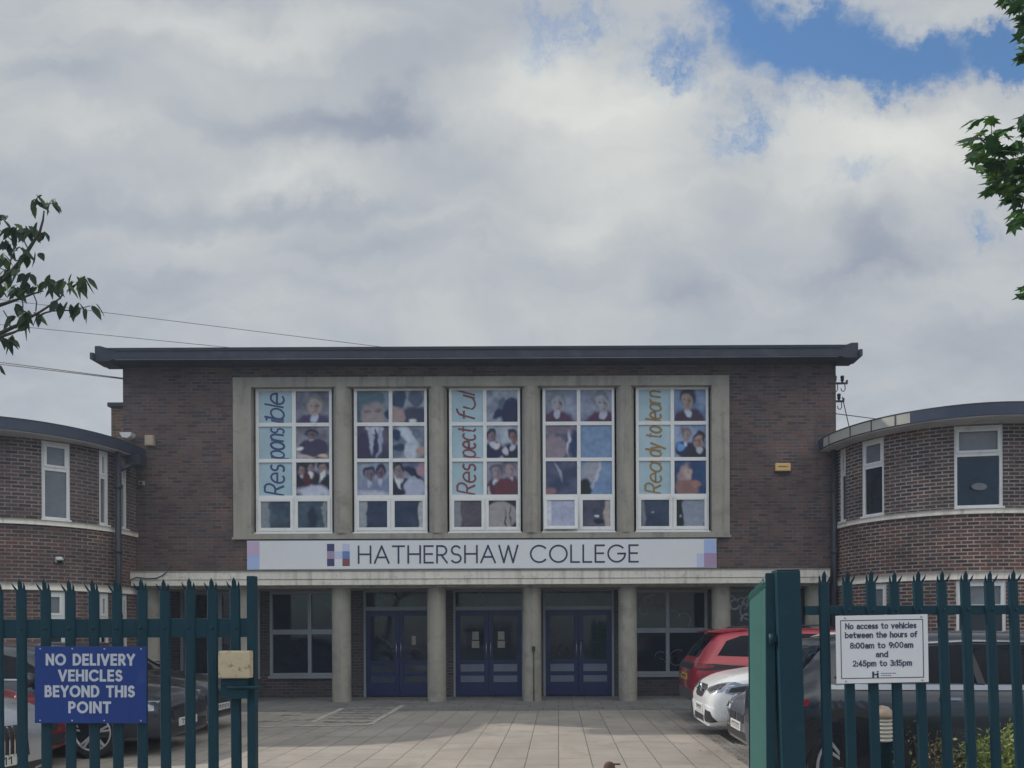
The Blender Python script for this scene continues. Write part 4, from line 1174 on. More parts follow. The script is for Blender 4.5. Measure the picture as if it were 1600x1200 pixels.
mb = MB(); mb.lathe([(.0, -.012), (.03, -.01), (.03, 0)], (p.x, 17.92, p.z), axis='Y', n=14); mb.build('sensor_lens', M['black'], vb)
# security camera on the left wing
cu = solve_u(fnL0, 91, LL, 875); pc, nc = fnL0(cu); pc = Vector((*pc, Z(875, pc[1], 91))); nc = Vector((*nc, 0))
cmr = thing('security_camera', 'small white dome security camera on the curved brick wall', 'camera', pc)
tc = Vector((0, 0, 1)).cross(nc)
mb = MB(); mb.obox(pc + nc * .03, tc, nc, (0, 0, 1), .05, .03, .06); mb.build('mount', M['plastic_w'], cmr, bevel=.012)
mb = MB(); q = pc + nc * .11 - Vector((0, 0, .005)); mb.lathe([(.0, .065), (.045, .06), (.07, .03), (.07, 0), (.06, -.012)], q, n=20); mb.build('hood', M['plastic_w'], cmr)
mb = MB(); mb.lathe([(.058, -.012), (.05, -.04), (.03, -.058), (0, -.064)], q, n=20); mb.build('dome', M['black'], cmr)
# insulator brackets on the far right corner
for k, (py_, ln, nins, lb) in enumerate([(599, .34, 2, 'upper dark bracket with two insulators on the side of the tall brick block'), (627, .26, 1, 'lower dark bracket with one insulator on the side of the tall brick block')]):
    z = Z(py_, 18.2, 1312)
    ib = thing('insulator_bracket', lb, 'bracket', (bx1, 18.2, z), group=None)
    mb = MB(); mb.box(bx1 + .002, bx1 + ln, 18.18, 18.22, z - .02, z + .02); mb.box(bx1 + ln - .03, bx1 + ln, 18.17, 18.23, z + .021, z + .07); mb.build('arm', M['pipe'], ib)
    for j in range(nins):
        x = bx1 + ln - .12 - .17 * j
        mb = MB(); mb.lathe([(.0, .17), (.04, .17), (.045, .12), (.03, .11), (.045, .07), (.03, .06), (.02, .02)], (x, 18.2, z), n=12)
        mb.build('insulator', M['black'], ib)
        mb = MB(); mb.tube([(x + .06, 18.2, z - .02), (x + .065, 18.2, z - .14), (x + .03, 18.2, z - .19), (x - .02, 18.2, z - .17), (x - .03, 18.2, z - .11)], .011)
        mb.build('hook', M['pipe'], ib)
BARK_P = plain('pole_timber', (.07, .055, .045), .9, var=.3, vscale=6, bump=.5)
# overhead wires
def cable(lb, a, b, sag, r=.011):
    a, b = Vector(a), Vector(b); mb = MB()
    pts = [a.lerp(b, t) - Vector((0, 0, sag * 4 * t * (1 - t))) for t in [i / 24 for i in range(25)]]
    mb.tube(pts, r, 6); o = mb.build('overhead_wire', M['wire']); tag(o, lb, 'wire', 'overhead wires')
cable('topmost wire sloping down the sky to the flat roof of the tall block', P(-200, 443, 34), P(1250, 623.5, 33), .0)
cable('second wire sloping down the sky past the leafy twigs to the roof corner', P(-200, 487, 34), P(1250, 632.5, 33), .0)
q_ = P(1250, 623.5, 33)
up = thing('utility_pole', 'dark timber utility pole standing behind the tall brick block', 'pole', (q_.x, 33.06, 0))
mb = MB(); mb.tube([(q_.x, 33.12, 0), (q_.x, 33.12, q_.z + .5)], [.15, .10], 12); mb.build('shaft', BARK_P, up)
mb = MB(); mb.box(q_.x - .5, q_.x + .5, 33.0, 33.06, q_.z - .05, q_.z + .05); mb.build('crossarm', BARK_P, up)
cable('upper of the close pair of low wires running to the tall brick block', P(-200, 540, 24), P(193, 591, 19.2), 0)
cable('lower of the close pair of low wires running to the tall brick block', P(-200, 545, 24), P(193, 592.2, 19.0), 0)
cable('short wire from the lower insulator bracket across to the curved wing roof', (bx1 + .02, 18.2, Z(646, 18.2, 1308)), P(1420, 661, 24), 0)
cable('thin drop wire hanging from the lower insulator to the curved wing roof', P(1316, 620, 18.2), P(1327, 668, 18.3), 0)

# ================================================================== PALISADE FENCE AND GATES
YG = 5.2
def pale_mb(z0, z1):
    mb = MB()
    mid = [(-.035, .010), (-.027, -.001), (-.012, -.004), (.012, -.004), (.027, -.001), (.035, .010)]
    poly = [(u, v - .0015) for u, v in mid] + [(u, v + .0015) for u, v in reversed(mid)]
    mb.prism(poly, lambda u, v, w: (u, v, w), z1 - .075, z0)
    mb.prism([(-.015, z1 - .0752), (.015, z1 - .0752), (.014, z1 - .03), (0, z1), (-.014, z1 - .03)], lambda u, v, w: (u, w - .012 * max(0, (v - z1 + .075) / .075), v), .0045, .0)
    for s in (-1, 1):
        mb.prism([(s * .018, z1 - .0752), (s * .034, z1 - .0752), (s * .041, z1 - .052), (s * .040, z1 - .028), (s * .030, z1 - .05)],
                 lambda u, v, w: (u, w - .030 * max(0, (v - z1 + .075) / .05), v), .002, -.002)
    return mb
def bolt(mb, x, y, z):
    mb.lathe([(0, -.006), (.008, -.005), (.010, 0)], (x, y, z), axis='Y', n=10)
# closed leaf across the left of the drive
lg = thing('palisade_gate', 'closed green palisade gate leaf with cream lock box and blue delivery notice', 'gate', (X(200, YG), YG, 0))
ctr = [-40, -3, 34, 71, 109, 146, 183.5, 220.5, 258, 295, 332, 368.5]
proto = pale_mb(.08, 1.975).build('pale', M['green'], lg, local=True)
xs = [X(p, YG) - lg.location.x for p in ctr]
proto.location = (xs[0], 0, 0)
for i, x in enumerate(xs[1:]):
    c = proto.copy(); COL.objects.link(c); c.parent = lg; c.location = (x, 0, rng.uniform(-.006, .008)); c.rotation_euler = (0, radians(rng.uniform(-.25, .25) - .05), 0)
xa, xb = X(-70, YG), X(386.2, YG)
for z0, z1 in ((1.585, 1.71), (.28, .34)):
    mb = MB(); mb.box(xa, xb, YG + .013, YG + .06, z0, z1)
    for x in xs: bolt(mb, x + lg.location.x, YG - .012, (z0 + z1) / 2)
    mb.build('rail', M['green'], lg, bevel=.004)
mb = MB(); mb.box(X(386.5, YG), X(399, YG), YG - .012, YG + .045, .05, Z(900, YG, 392)); mb.build('stile', M['green'], lg, bevel=.004)
p0, p1 = P(340, 1017, 5.10), P(390, 1060, 5.10)
mb = MB(); mb.box(p0.x, p1.x, 5.10, 5.17, p1.z, p0.z); lk = mb.build('lock_box', M['cream_rust'], lg, bevel=.012)
mb = MB(); mb.box(p0.x + .002, p1.x - .03, 5.135, 5.185, p1.z - .135, p1.z - .004); bolt(mb, p0.x + .02, 5.135, p1.z - .045); mb.build('latch_plate', M['green'], lk, bevel=.004)
mb = MB(); mb.tube([(p0.x + .05, 5.125, p1.z - .06), (p1.x + .06, 5.125, p1.z - .06)], .010); mb.build('slide_bolt', M['green'], lk)
# hinge post on the right
gp = thing('gate_post', 'thick square green steel gate post carrying the opened gate leaf', 'post', (X(1238, YG), YG, 0), 0)
gp.rotation_euler = (0, radians(-1.45), 0)
gp.location.x = X(1245, YG, 1368)
mb = MB(); mb.box(-.078, .078, -.02, .135, 0, Z(891.5, YG, 1232)); mb.build('shaft', M['green'], gp, local=True, bevel=.008)
mb = MB(); mb.box(-.074, .074, -.016, .131, Z(891.5, YG, 1232) + .001, Z(891.5, YG, 1232) + .007); mb.build('cap', M['green'], gp, local=True, bevel=.003)
for z in (1.56, .45):
    mb = MB(); mb.tube([(-.11, .03, z - .035), (-.11, .03, z + .035)], .02); mb.box(-.115, -.079, .018, .042, z - .02, z + .02); mb.build('hinge', M['green'], gp, local=True)
# opened leaf, swung inwards
A_ = Vector((X(1199.5, 5.26), 5.26)); B_ = Vector((X(1171, 8.15), 8.15))
dl = (B_ - A_).normalized(); leafL = (B_ - A_).length
og = thing('palisade_gate', 'opened green palisade gate leaf swung inwards and lit by the sun', 'gate', (A_.x, A_.y, 0), atan2(dl.y, dl.x) + pi)
# local x runs back to the hinge (negative = away); front of the pales is local -y ... faces the drive
nP = int(leafL / .1556)
pr2 = pale_mb(.08, 1.985).build('pale', M['green_sunlit'], og, local=True)
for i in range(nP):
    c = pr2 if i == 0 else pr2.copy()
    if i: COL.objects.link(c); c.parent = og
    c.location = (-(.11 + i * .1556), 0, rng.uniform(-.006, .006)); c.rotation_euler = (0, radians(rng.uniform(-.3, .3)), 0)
mb = MB(); mb.box(-.055, 0, -.012, .05, .05, Z(893, YG, 1205) - .005); mb.build('stile', M['green'], og, local=True, bevel=.004)
mb = MB(); mb.box(-leafL, -leafL + .05, -.012, .05, .05, 1.93); mb.build('stile', M['green'], og, local=True, bevel=.004)
for z0, z1 in ((1.62, 1.68), (.28, .34)):
    mb = MB(); mb.box(-leafL + .051, -.056, .013, .055, z0, z1); mb.build('rail', M['green'], og, local=True, bevel=.004)
# right-hand fence run
rf_ = thing('palisade_fence', 'green palisade fence run carrying the white vehicle notice beside the gate post', 'fence', (X(1450, YG), YG, 0))
ctr = [1289.5, 1326.5, 1363.5, 1400, 1437.5, 1475, 1512, 1550, 1587, 1624, 1661]
pr3 = pale_mb(.08, 2.005).build('pale', M['green'], rf_, local=True)
for i, pxx in enumerate(ctr):
    c = pr3 if i == 0 else pr3.copy()
    if i: COL.objects.link(c); c.parent = rf_
    lean = radians(1.0 + 1.25 * i / 8)
    # pivot so that the pale passes through pxx at y = 1000
    x1000 = X(pxx, YG, 1000); c.rotation_euler = (0, -lean, 0)
    c.location = (x1000 - rf_.location.x + sin(lean) * 1.556, 0, rng.uniform(-.008, .006))
for z0, z1 in ((1.715, 1.775), (.30, .36)):
    mb = MB(); mb.box(X(1259, YG), X(1700, YG), YG + .013, YG + .055, z0, z1)
    for p in ctr[1:]: bolt(mb, X(p, YG, 950), YG - .012, (z0 + z1) / 2)
    mb.build('rail', M['green'], rf_, bevel=.004)

# ---- notices
ls = thing('notice_board', 'dark blue notice banning delivery vehicles, hung on the closed gate', 'sign', P(141.5, 1070, 5.155)); ls.rotation_euler = (0, radians(.4), 0)
w2, h2 = .3655, .2515
mb = MB(); mb.box(-w2, w2, 0, .004, -h2, h2); mb.build('panel', M['sign_blue'], ls, local=True, bevel=.0015)
LT = lambda u, v, n: (u, -.0004 - n, v)
ppm = F / 5.155
mb = MB()
for s, a, b, yb in (('NO DELIVERY', 71.5, 211, 1040), ('VEHICLES', 91, 191.5, 1064.8), ('BEYOND THIS', 70, 211, 1089.5), ('POINT', 107, 174, 1114.5)):
    text(mb, s, (a - 141.5) / ppm, (b - 141.5) / ppm, (1070 - yb) / ppm, 18.6 / ppm, .0158, LT, h=.0008, gap=.40)
mb.build('lettering', M['sign_letter'], ls, local=True)
for x in (-.33, -.12, .09, .33):
    for z in (-.235, .235):
        mb = MB(); mb.lathe([(0, -.004), (.005, -.003), (.006, 0)], (x, 0, z), axis='Y', n=8); mb.build('screw', M['steel'], ls, local=True)
rs_ = thing('notice_board', 'white notice with thin dark border about vehicle access hours on the fence', 'sign', P(1378.3, 1014, 5.155)); rs_.rotation_euler = (0, radians(-.75), 0)
w2, h2 = 72 / ppm, 53 / ppm
mb = MB(); mb.box(-w2, w2, 0, .004, -h2, h2); mb.build('panel', M['sign_white'], rs_, local=True, bevel=.0015)
mb = MB(); bw = .0055; i1, i2 = w2 - .030, h2 - .030
mb.box(-i1, i1, -.001, -.0003, i2 - bw, i2); mb.box(-i1, i1, -.001, -.0003, -i2, -i2 + bw); mb.box(-i1, -i1 + bw, -.001, -.0003, -i2 + bw, i2 - bw); mb.box(i1 - bw, i1, -.001, -.0003, -i2 + bw, i2 - bw)
mb.build('border', M['sign_ink'], rs_, local=True)
mb = MB()
for s, a, b, yb in (('No access to vehicles', 1321, 1432.5, 982.5), ('between the hours of', 1320.5, 1433.5, 996.5), ('8:00am to 9:00am', 1328, 1427, 1013), ('and', 1368, 1387.5, 1027), ('2:45pm to 3:15pm', 1332, 1424.5, 1041)):
    text(mb, s.replace('a', '@'), (a - 1378.3) / ppm, (b - 1378.3) / ppm, (1014 - yb) / ppm, 9.8 / ppm, .0075, LT, h=.0008, gap=.30)
mb.build('lettering', M['sign_ink'], rs_, local=True)
mb = MB()
for a in ((1362, 1049, 1365.2, 1058.5), (1365.4, 1052.6, 1369, 1055), (1369.2, 1051, 1372.2, 1058.5), (1369.2, 1048.4, 1372.2, 1050.2)):
    mb.box((a[0] - 1378.3) / ppm, (a[2] - 1378.3) / ppm, -.001, -.0003, (1014 - a[3]) / ppm, (1014 - a[1]) / ppm)
for a in ((1376, 1051.5, 1398, 1052.7), (1376, 1055, 1390, 1056)):
    r4 = random.Random(5); x = a[0]
    while x < a[2]:
        w_ = r4.uniform(1.0, 2.2); mb.box((x - 1378.3) / ppm, (x + w_ - 1378.3) / ppm, -.001, -.0003, (1014 - a[3]) / ppm, (1014 - a[1]) / ppm); x += w_ + .8
mb.build('emblem', M['navy'], rs_, local=True)
for x in (-.24, .26):
    for z in (-.207, .207):
        mb = MB(); mb.lathe([(0, -.004), (.006, -.003), (.007, 0)], (x, 0, z), axis='Y', n=8); mb.build('screw', M['steel'], rs_, local=True)

# ---- bollard light, gate stop
bo = thing('bollard_light', 'domed dark bollard with cream slatted lamp standing behind the palisade fence', 'bollard light', (X(1378, 6.35, 1100), 6.35, 0))
p = bo.location; zt = Z(1102, 6.35, 1378)
mb = MB(); mb.lathe([(.075, 0), (.075, zt - .30), (.08, zt - .295)], p, n=24); mb.build('post', M['green'], bo)
mb = MB(); mb.lathe([(.085, zt - .10), (.085, zt - .075), (.075, zt - .04), (.05, zt - .012), (0, zt)], p, n=24); mb.lathe([(0, zt - .10), (.085, zt - .10)], p, n=24); mb.build('dome', M['plastic_tan'], bo)
mb = MB()
prof = []
for k in range(6):
    z = zt - .29 + k * .032; prof += [(.070, z), (.080, z + .006), (.080, z + .020), (.060, z + .0315)]
mb.lathe(prof, p, n=24); mb.build('louvre', M['band'], bo)
gs = thing('gate_stop', 'small rusty domed gate stop set in the pale slabs', 'gate stop', P(952, 1199, 9.2).xy.to_3d())
p = gs.location
mb = MB(); mb.lathe([(.07, 0), (.066, .04), (.045, .07), (.02, .083), (0, .087)], p, n=20); mb.build('dome', M['rust'], gs)
mb = MB(); mb.tube([p + Vector((.035, 0, .055)), p + Vector((.13, .02, .05))], .010); mb.build('pin', M['rust'], gs)

# ================================================================== FOLIAGE
def leafmat(name, cols, trans=.35, rough=.5):
    m, t, b = new_mat(name)
    co = t.node('ShaderNodeTexCoord').outputs['Object']
    gi = t.node('ShaderNodeVertexColor'); gi.layer_name = 'Col'
    c = t.ramp(t.math('ADD', t.math('MULTIPLY', t.sep(gi.outputs[0])[0], .8), t.math('MULTIPLY', t.noise(co, 30, 3), .2)), [(i / (len(cols) - 1), k) for i, k in enumerate(cols)])
    t.put(b.inputs['Base Color'], c); b.inputs['Roughness'].default_value = rough
    tr = t.node('ShaderNodeBsdfTranslucent'); t.put(tr.inputs[0], t.mix(1.0, c, (1.0, 1.15, .55), 'MULTIPLY'))
    mx = t.node('ShaderNodeMixShader'); mx.inputs[0].default_value = trans
    t.l.new(b.outputs[0], mx.inputs[1]); t.l.new(tr.outputs[0], mx.inputs[2])
    out = [n for n in t.n if n.type == 'OUTPUT_MATERIAL'][0]
    t.l.new(mx.outputs[0], out.inputs[0])
    return m
LF_cherry = leafmat('cherry_leaf', [(.020, .040, .030), (.038, .068, .044), (.085, .115, .05)], .28, .75)
LF_syc = leafmat('sycamore_leaf', [(.014, .042, .026), (.040, .11, .030), (.14, .24, .05)], .3, .6)
LF_hedge = leafmat('privet_leaf', [(.08, .11, .03), (.20, .25, .07), (.40, .42, .16)], .3)
LF_dry = leafmat('dry_leaf', [(.10, .07, .04), (.20, .14, .08), (.20, .19, .08)], .2)
BARK = plain('bark', (.06, .055, .05), .9, var=.3, vscale=8, bump=.8)
class Leaves:
    def __init__(s): s.v = []; s.f = []; s.c = []
    def add(s, pos, d, nrm, L, Wd, kind, shade):
        d = d.normalized(); sd = d.cross(nrm)
        sd = sd.normalized() if sd.length > 1e-3 else Vector((1, 0, 0)); n = sd.cross(d)
        i0 = len(s.v)
        if kind == 'oval':
            pr = [(0, .0), (.18, .62), (.45, 1), (.75, .62), (1, 0)]
            mid = []; l = []; r = []
            for t, w in pr:
                b = pos + d * (L * t) - Vector((0, 0, 1)) * (L * .22 * t * t)
                mid.append(b); l.append(b + sd * (Wd / 2 * w) + n * (Wd * .16 * w)); r.append(b - sd * (Wd / 2 * w) + n * (Wd * .16 * w))
            vs = mid + l[1:4] + r[1:4]
            fs = [(0, 1, 5), (1, 2, 6, 5), (2, 3, 7, 6), (3, 4, 7), (0, 8, 1), (1, 8, 9, 2), (2, 9, 10, 3), (3, 10, 4)]
        elif kind == 'palm':
            ang = [(-150, .30), (-105, .62), (-80, .42), (-52, .92), (-26, .52), (0, 1.0), (26, .52), (52, .92), (80, .42), (105, .62), (150, .30)]
            vs = [pos]
            for a, r_ in ang:
                q = pos + d * (L * .35) + (d * cos(radians(a)) + sd * sin(radians(a))) * (L * .65 * r_)
                vs.append(q - Vector((0, 0, 1)) * (L * .10 * r_ * abs(sin(radians(a)))) + n * (.0))
            vs.append(pos + d * (L * .35) + n * L * .05)
            c = len(vs) - 1
            fs = [(c, i, i + 1) for i in range(1, len(ang))] + [(c, len(ang), 1)]
        else:
            vs = [pos, pos + d * L * .5 + sd * Wd / 2, pos + d * L - n * L * .1, pos + d * L * .5 - sd * Wd / 2, pos + d * L * .5 - n * Wd * .12]
            fs = [(0, 1, 4), (1, 2, 4), (2, 3, 4), (3, 0, 4)]
        s.v += [tuple(p) for p in vs]; s.f += [tuple(i0 + k for k in f) for f in fs]
        s.c += [shade] * len(vs)
    def build(s, name, mat, parent):
        me = bpy.data.meshes.new(name); off = root_of(parent).location
        me.from_pydata([(x - off.x, y - off.y, z - off.z) for x, y, z in s.v], [], s.f)
        ca = me.color_attributes.new('Col', 'FLOAT_COLOR', 'POINT')
        ca.data.foreach_set('color', [q for c in s.c for q in (c, c, c, 1)])
        me.materials.append(mat)
        o = bpy.data.objects.new(name, me); COL.objects.link(o); o.parent = parent
        return o
def rv(r): return Vector((r.uniform(-1, 1), r.uniform(-1, 1), r.uniform(-1, 1)))
def zz_(zx, zy): return zx * .26667, 280 + zy * .26667
# ---- cherry at the left edge: trunk stands outside the frame
YT = 5.9
ct = thing('cherry_tree', 'dark leafed tree whose thin drooping twigs reach in beside the curved wing with the camera', 'tree', (-7.2, 5.75, 0))
bm_ = MB(); r5 = random.Random(21)
def q3(zx, zy, dy=0.0):
    px, py = zz_(zx, zy); return P(px, py, YT + dy)
hub = Vector((-6.7, 5.8, 3.0))
bm_.smooth = True
bm_.tube([(-7.2, 5.75, 0), (-7.15, 5.75, 1.2), (-7.0, 5.76, 2.2), hub], [.17, .14, .12, .10], 12)
bm_.build('trunk', BARK, ct)
bm_ = MB()
limbA = [hub, Vector((-5.3, 6.1, 3.6)), q3(-10, 602), q3(70, 545), q3(130, 470), q3(175, 400), q3(232, 312), q3(252, 240), q3(258, 185)]
bm_.tube(limbA, [.05, .035, .022, .018, .015, .012, .009, .007, .005], 7)
limbB = [hub + Vector((.1, 0, .1)), q3(-60, 745, .2), q3(0, 737, .2), q3(70, 715, .2), q3(130, 695, .15), q3(195, 670, .1), q3(255, 655, .1)]
bm_.tube(limbB, [.04, .02, .014, .011, .009, .007, .004], 7)
limbC = [hub, q3(-60, 925), q3(0, 903), q3(60, 875), q3(115, 850), q3(175, 810), q3(230, 780), q3(300, 735), q3(355, 695), q3(372, 660)]
bm_.tube(limbC, [.04, .02, .015, .013, .012, .010, .008, .007, .005, .004], 7)
limbD = [q3(225, 803), q3(262, 784), q3(300, 773), q3(360, 769), q3(410, 768), q3(470, 757), q3(530, 742)]
bm_.tube(limbD, [.008, .007, .006, .006, .005, .004, .003], 6)
limbE = [hub, q3(-40, 945, -.1), q3(20, 917, -.1), q3(75, 900, -.1), q3(125, 878, -.1)]
bm_.tube(limbE, [.04, .016, .013, .010, .006], 6)
for a in ([(130, 695), (135, 740), (130, 790)], [(195, 670), (215, 720), (210, 775)], [(20, 770), (50, 820), (60, 865)], [(0, 520), (40, 540), (60, 500), (65, 455)], [(60, 450), (90, 475), (125, 480)], [(160, 400), (140, 360), (120, 300)], [(0, 300), (40, 330), (80, 370), (100, 420)]):
    bm_.tube([q3(*p) for p in a], .0045, 5)
off_limbs = []
for k in range(7):
    e = hub + Vector((r5.uniform(-1.6, -.2), r5.uniform(-.9, 1.2), r5.uniform(.4, 2.4)))
    bm_.tube([hub, hub.lerp(e, .5) + rv(r5) * .12, e], [.045, .025, .008], 6); off_limbs.append(e)
bm_.build('branches', BARK, ct)
lv = Leaves(); r5 = random.Random(5)
cl = [(230, 120, 4), (205, 140, 4), (290, 135, 5), (310, 140, 4), (25, 230, 6), (5, 255, 5), (60, 300, 5), (95, 290, 4), (165, 310, 7), (185, 305, 4), (262, 325, 2), (215, 262, 1), (60, 390, 6), (30, 365, 4), (120, 405, 5), (105, 340, 3), (25, 460, 5), (155, 445, 4), (215, 445, 2), (20, 545, 4), (95, 560, 5), (125, 550, 4), (180, 550, 3), (10, 640, 5), (80, 640, 6), (110, 660, 5), (160, 610, 4), (215, 640, 4), (280, 605, 5), (325, 630, 4), (370, 600, 6), (305, 560, 1), (415, 570, 1), (440, 610, 5), (470, 590, 5), (495, 575, 4), (350, 725, 2), (405, 740, 4), (455, 745, 2), (480, 765, 2), (515, 765, 4), (545, 745, 3), (105, 750, 3), (85, 815, 4), (150, 795, 6), (190, 800, 5), (170, 840, 4), (235, 815, 2), (5, 945, 4), (45, 935, 5), (75, 925, 2), (-10, 1110, 2)]
for zx, zy, n in cl:
    base = q3(zx, zy - 14, r5.uniform(-.12, .12))
    for k in range(max(1, round(n * .8))):
        a = r5.uniform(0, 2 * pi)
        dd = Vector((cos(a) * .62, sin(a) * .5, r5.uniform(-1.0, -.25)))
        lv.add(base + rv(r5) * .018, dd, rv(r5) + Vector((0, -.6, .6)), r5.uniform(.09, .13), r5.uniform(.040, .054), 'oval', r5.random() ** 1.4)
for e in off_limbs:
    for k in range(34):
        p = e + rv(r5) * .55
        if CX + p.x / p.y * F > -25: continue
        lv.add(p, Vector((r5.uniform(-1, 1), r5.uniform(-1, 1), r5.uniform(-1, -.1))), rv(r5), r5.uniform(.085, .12), .045, 'oval', r5.random())
lv.build('leaves', LF_cherry, ct)
# ---- sycamore at the right edge
YS2 = 6.4
st_ = thing('sycamore_tree', 'green broad lobed leaves of a sycamore hanging high against the sky above the fence run', 'tree', (6.2, 6.3, 0))
bm_ = MB(); bm_.smooth = True
hub = Vector((6.0, 6.3, 4.2))
bm_.tube([(6.2, 6.3, 0), (6.18, 6.3, 1.5), (6.1, 6.3, 3.0), hub], [.2, .17, .15, .13], 12); bm_.build('trunk', BARK, st_)
def s3(zx, zy, dy=0.0): return P(1440 + zx * .41667, zy * .41667, YS2 + dy)
bm_ = MB()
bm_.tube([hub, s3(520, 760), s3(430, 700), s3(370, 640), s3(310, 590), s3(250, 545), s3(205, 510), s3(235, 480)], [.06, .035, .02, .014, .011, .008, .006, .004], 7)
bm_.tube([s3(370, 640), s3(330, 660), s3(270, 690), s3(240, 710)], [.01, .008, .006, .004], 6)
bm_.tube([s3(430, 700), s3(385, 740), s3(370, 800), s3(362, 830)], [.012, .009, .006, .004], 6)
bm_.tube([hub, s3(560, 150), s3(450, 60), s3(380, 20), s3(330, 5)], [.06, .03, .015, .009, .004], 6)
bm_.tube([s3(450, 60), s3(400, 150), s3(380, 220)], [.012, .008, .004], 6)
for a_ in ([(470, 430), (410, 450), (380, 468)], [(470, 1090), (415, 1085), (382, 1110)], [(450, 60), (395, 25), (340, 2)], [(480, 180), (420, 190), (385, 222)], [(310, 590), (290, 560), (262, 520), (262, 460)], [(330, 660), (350, 720), (310, 745)]):
    bm_.tube([s3(*p) for p in a_], [.008, .006, .004, .003][:len(a_)], 6)
offs = []
r6 = random.Random(9)
for k in range(8):
    e = hub + Vector((r6.uniform(-.2, 1.8), r6.uniform(-1, 1.2), r6.uniform(.3, 3.0)))
    bm_.tube([hub, hub.lerp(e, .5) + rv(r6) * .15, e], [.06, .03, .008], 6); offs.append(e)
bm_.build('branches', BARK, st_)
lv = Leaves()
spots = [(195, 468, 2), (262, 452, 2), (225, 490, 2), (185, 530, 3), (215, 555, 3), (180, 590, 2), (230, 600, 4), (215, 640, 2), (260, 520, 4), (300, 500, 3), (325, 500, 2), (280, 560, 6), (320, 560, 6), (360, 550, 5), (255, 610, 4), (290, 610, 7), (330, 610, 7), (370, 600, 6), (270, 650, 4), (310, 660, 6), (350, 660, 6), (380, 650, 5), (250, 715, 2), (265, 690, 3), (300, 705, 4), (340, 710, 5), (375, 700, 5), (310, 745, 2), (350, 750, 4), (380, 745, 3), (360, 800, 4), (380, 815, 3), (355, 835, 2), (395, 690, 6), (400, 600, 6), (405, 560, 5),
         (310, 5, 3), (330, 0, 3), (355, 15, 4), (375, 30, 4), (380, 60, 3), (372, 65, 2), (388, 90, 2), (380, 125, 1), (382, 155, 2), (384, 195, 2), (386, 225, 3), (378, 470, 3), (390, 445, 3), (392, 480, 3), (382, 1115, 2), (388, 1075, 1)]
for zx, zy, n in spots:
    for k in range(n + (n + 1) // 2):
        base = s3(zx + r6.uniform(-14, 14), zy + r6.uniform(-14, 14), r6.uniform(-.3, .3))
        a = r6.uniform(0, 2 * pi)
        dd = Vector((cos(a) * .8 - .35, sin(a) * .6, r6.uniform(-.7, .12)))
        lv.add(base - dd.normalized() * .05, dd, Vector((r6.uniform(-.5, .5), r6.uniform(-.8, .2), 1)), r6.uniform(.115, .17), .1, 'palm', r6.random() ** 1.3)
for e in offs:
    for k in range(40):
        p = e + rv(r6) * .7
        if CX + p.x / p.y * F < 1625 and p.y > 0: continue
        lv.add(p, Vector((r6.uniform(-1, 1), r6.uniform(-1, 1), r6.uniform(-.7, .1))), Vector((r6.uniform(-.5, .5), r6.uniform(-.5, .5), 1)), r6.uniform(.10, .15), .1, 'palm', r6.random())
lv.build('leaves', LF_syc, st_)
# ---- hedge plants behind the right fence
def bush(name, lb, cat, x0, x1, y0, y1, ztop, n, mat, r, L=.035, dens=1.0):
    t = thing(name, lb, cat, ((x0 + x1) / 2, (y0 + y1) / 2, 0))
    mb = MB()
    tips = []
    for k in range(int(14 * dens)):
        a = Vector((r.uniform(x0, x1), r.uniform(y0, y1), 0)); b = a + Vector((r.uniform(-.15, .15), r.uniform(-.1, .1), ztop * r.uniform(.75, 1.0)))
        mb.tube([a, a.lerp(b, .5) + rv(r) * .03, b], [.010, .007, .003], 5); tips += [a.lerp(b, q / 10) for q in range(2, 11)]
    mb.build('stems', BARK, t)
    lv = Leaves()
    for k in range(n):
        p = tips[r.randrange(len(tips))] + Vector((r.gauss(0, .055), r.gauss(0, .055), r.gauss(0, .05)))
        if p.z < .03: continue
        lv.add(p, rv(r) + Vector((0, 0, .3)), rv(r) + Vector((0, 0, .8)), L * r.uniform(.7, 1.3), L * .55, 'small', min(1, max(0, r.gauss(.5, .22))))
    lv.build('leaves', mat, t)
    return t
bush('hedge_plant', 'yellow green clipped shrub growing against the inside of the palisade fence', 'shrub', X(1486, 6.1), X(1660, 6.1), 5.6, 6.3, Z(1146, 6.1, 1540), 5200, LF_hedge, random.Random(31), .042, 2.2)
bush('dry_shrub', 'half dead brown shrub between the domed bollard and the green hedge', 'shrub', X(1455, 6.1), X(1482, 6.1), 5.9, 6.25, Z(1142, 6.1, 1470), 700, LF_dry, random.Random(32), .035, .7)
bush('seedling', 'thin pale sapling with few leaves at the foot of the dark bollard', 'plant', X(1398, 6.1), X(1418, 6.1), 5.9, 6.1, Z(1172, 6.1, 1405), 60, LF_hedge, random.Random(33), .04, .25)
# fallen leaves and grit at the edge of the slabs
lv = Leaves(); r7 = random.Random(41)
gl = thing('fallen_leaves', None, None, (2.2, 11, 0)); gl['kind'] = 'stuff'
for k in range(420):
    y = r7.uniform(7.5, 13.5); x = pv_r + abs(r7.gauss(0, .28)) * (1 if r7.random() < .85 else -1)
    lv.add(Vector((x, y, .006)), Vector((r7.uniform(-1, 1), r7.uniform(-1, 1), .05)), Vector((0, 0, 1)), r7.uniform(.015, .05), .02, 'small', r7.random())
lv.build('litter', LF_dry, gl)

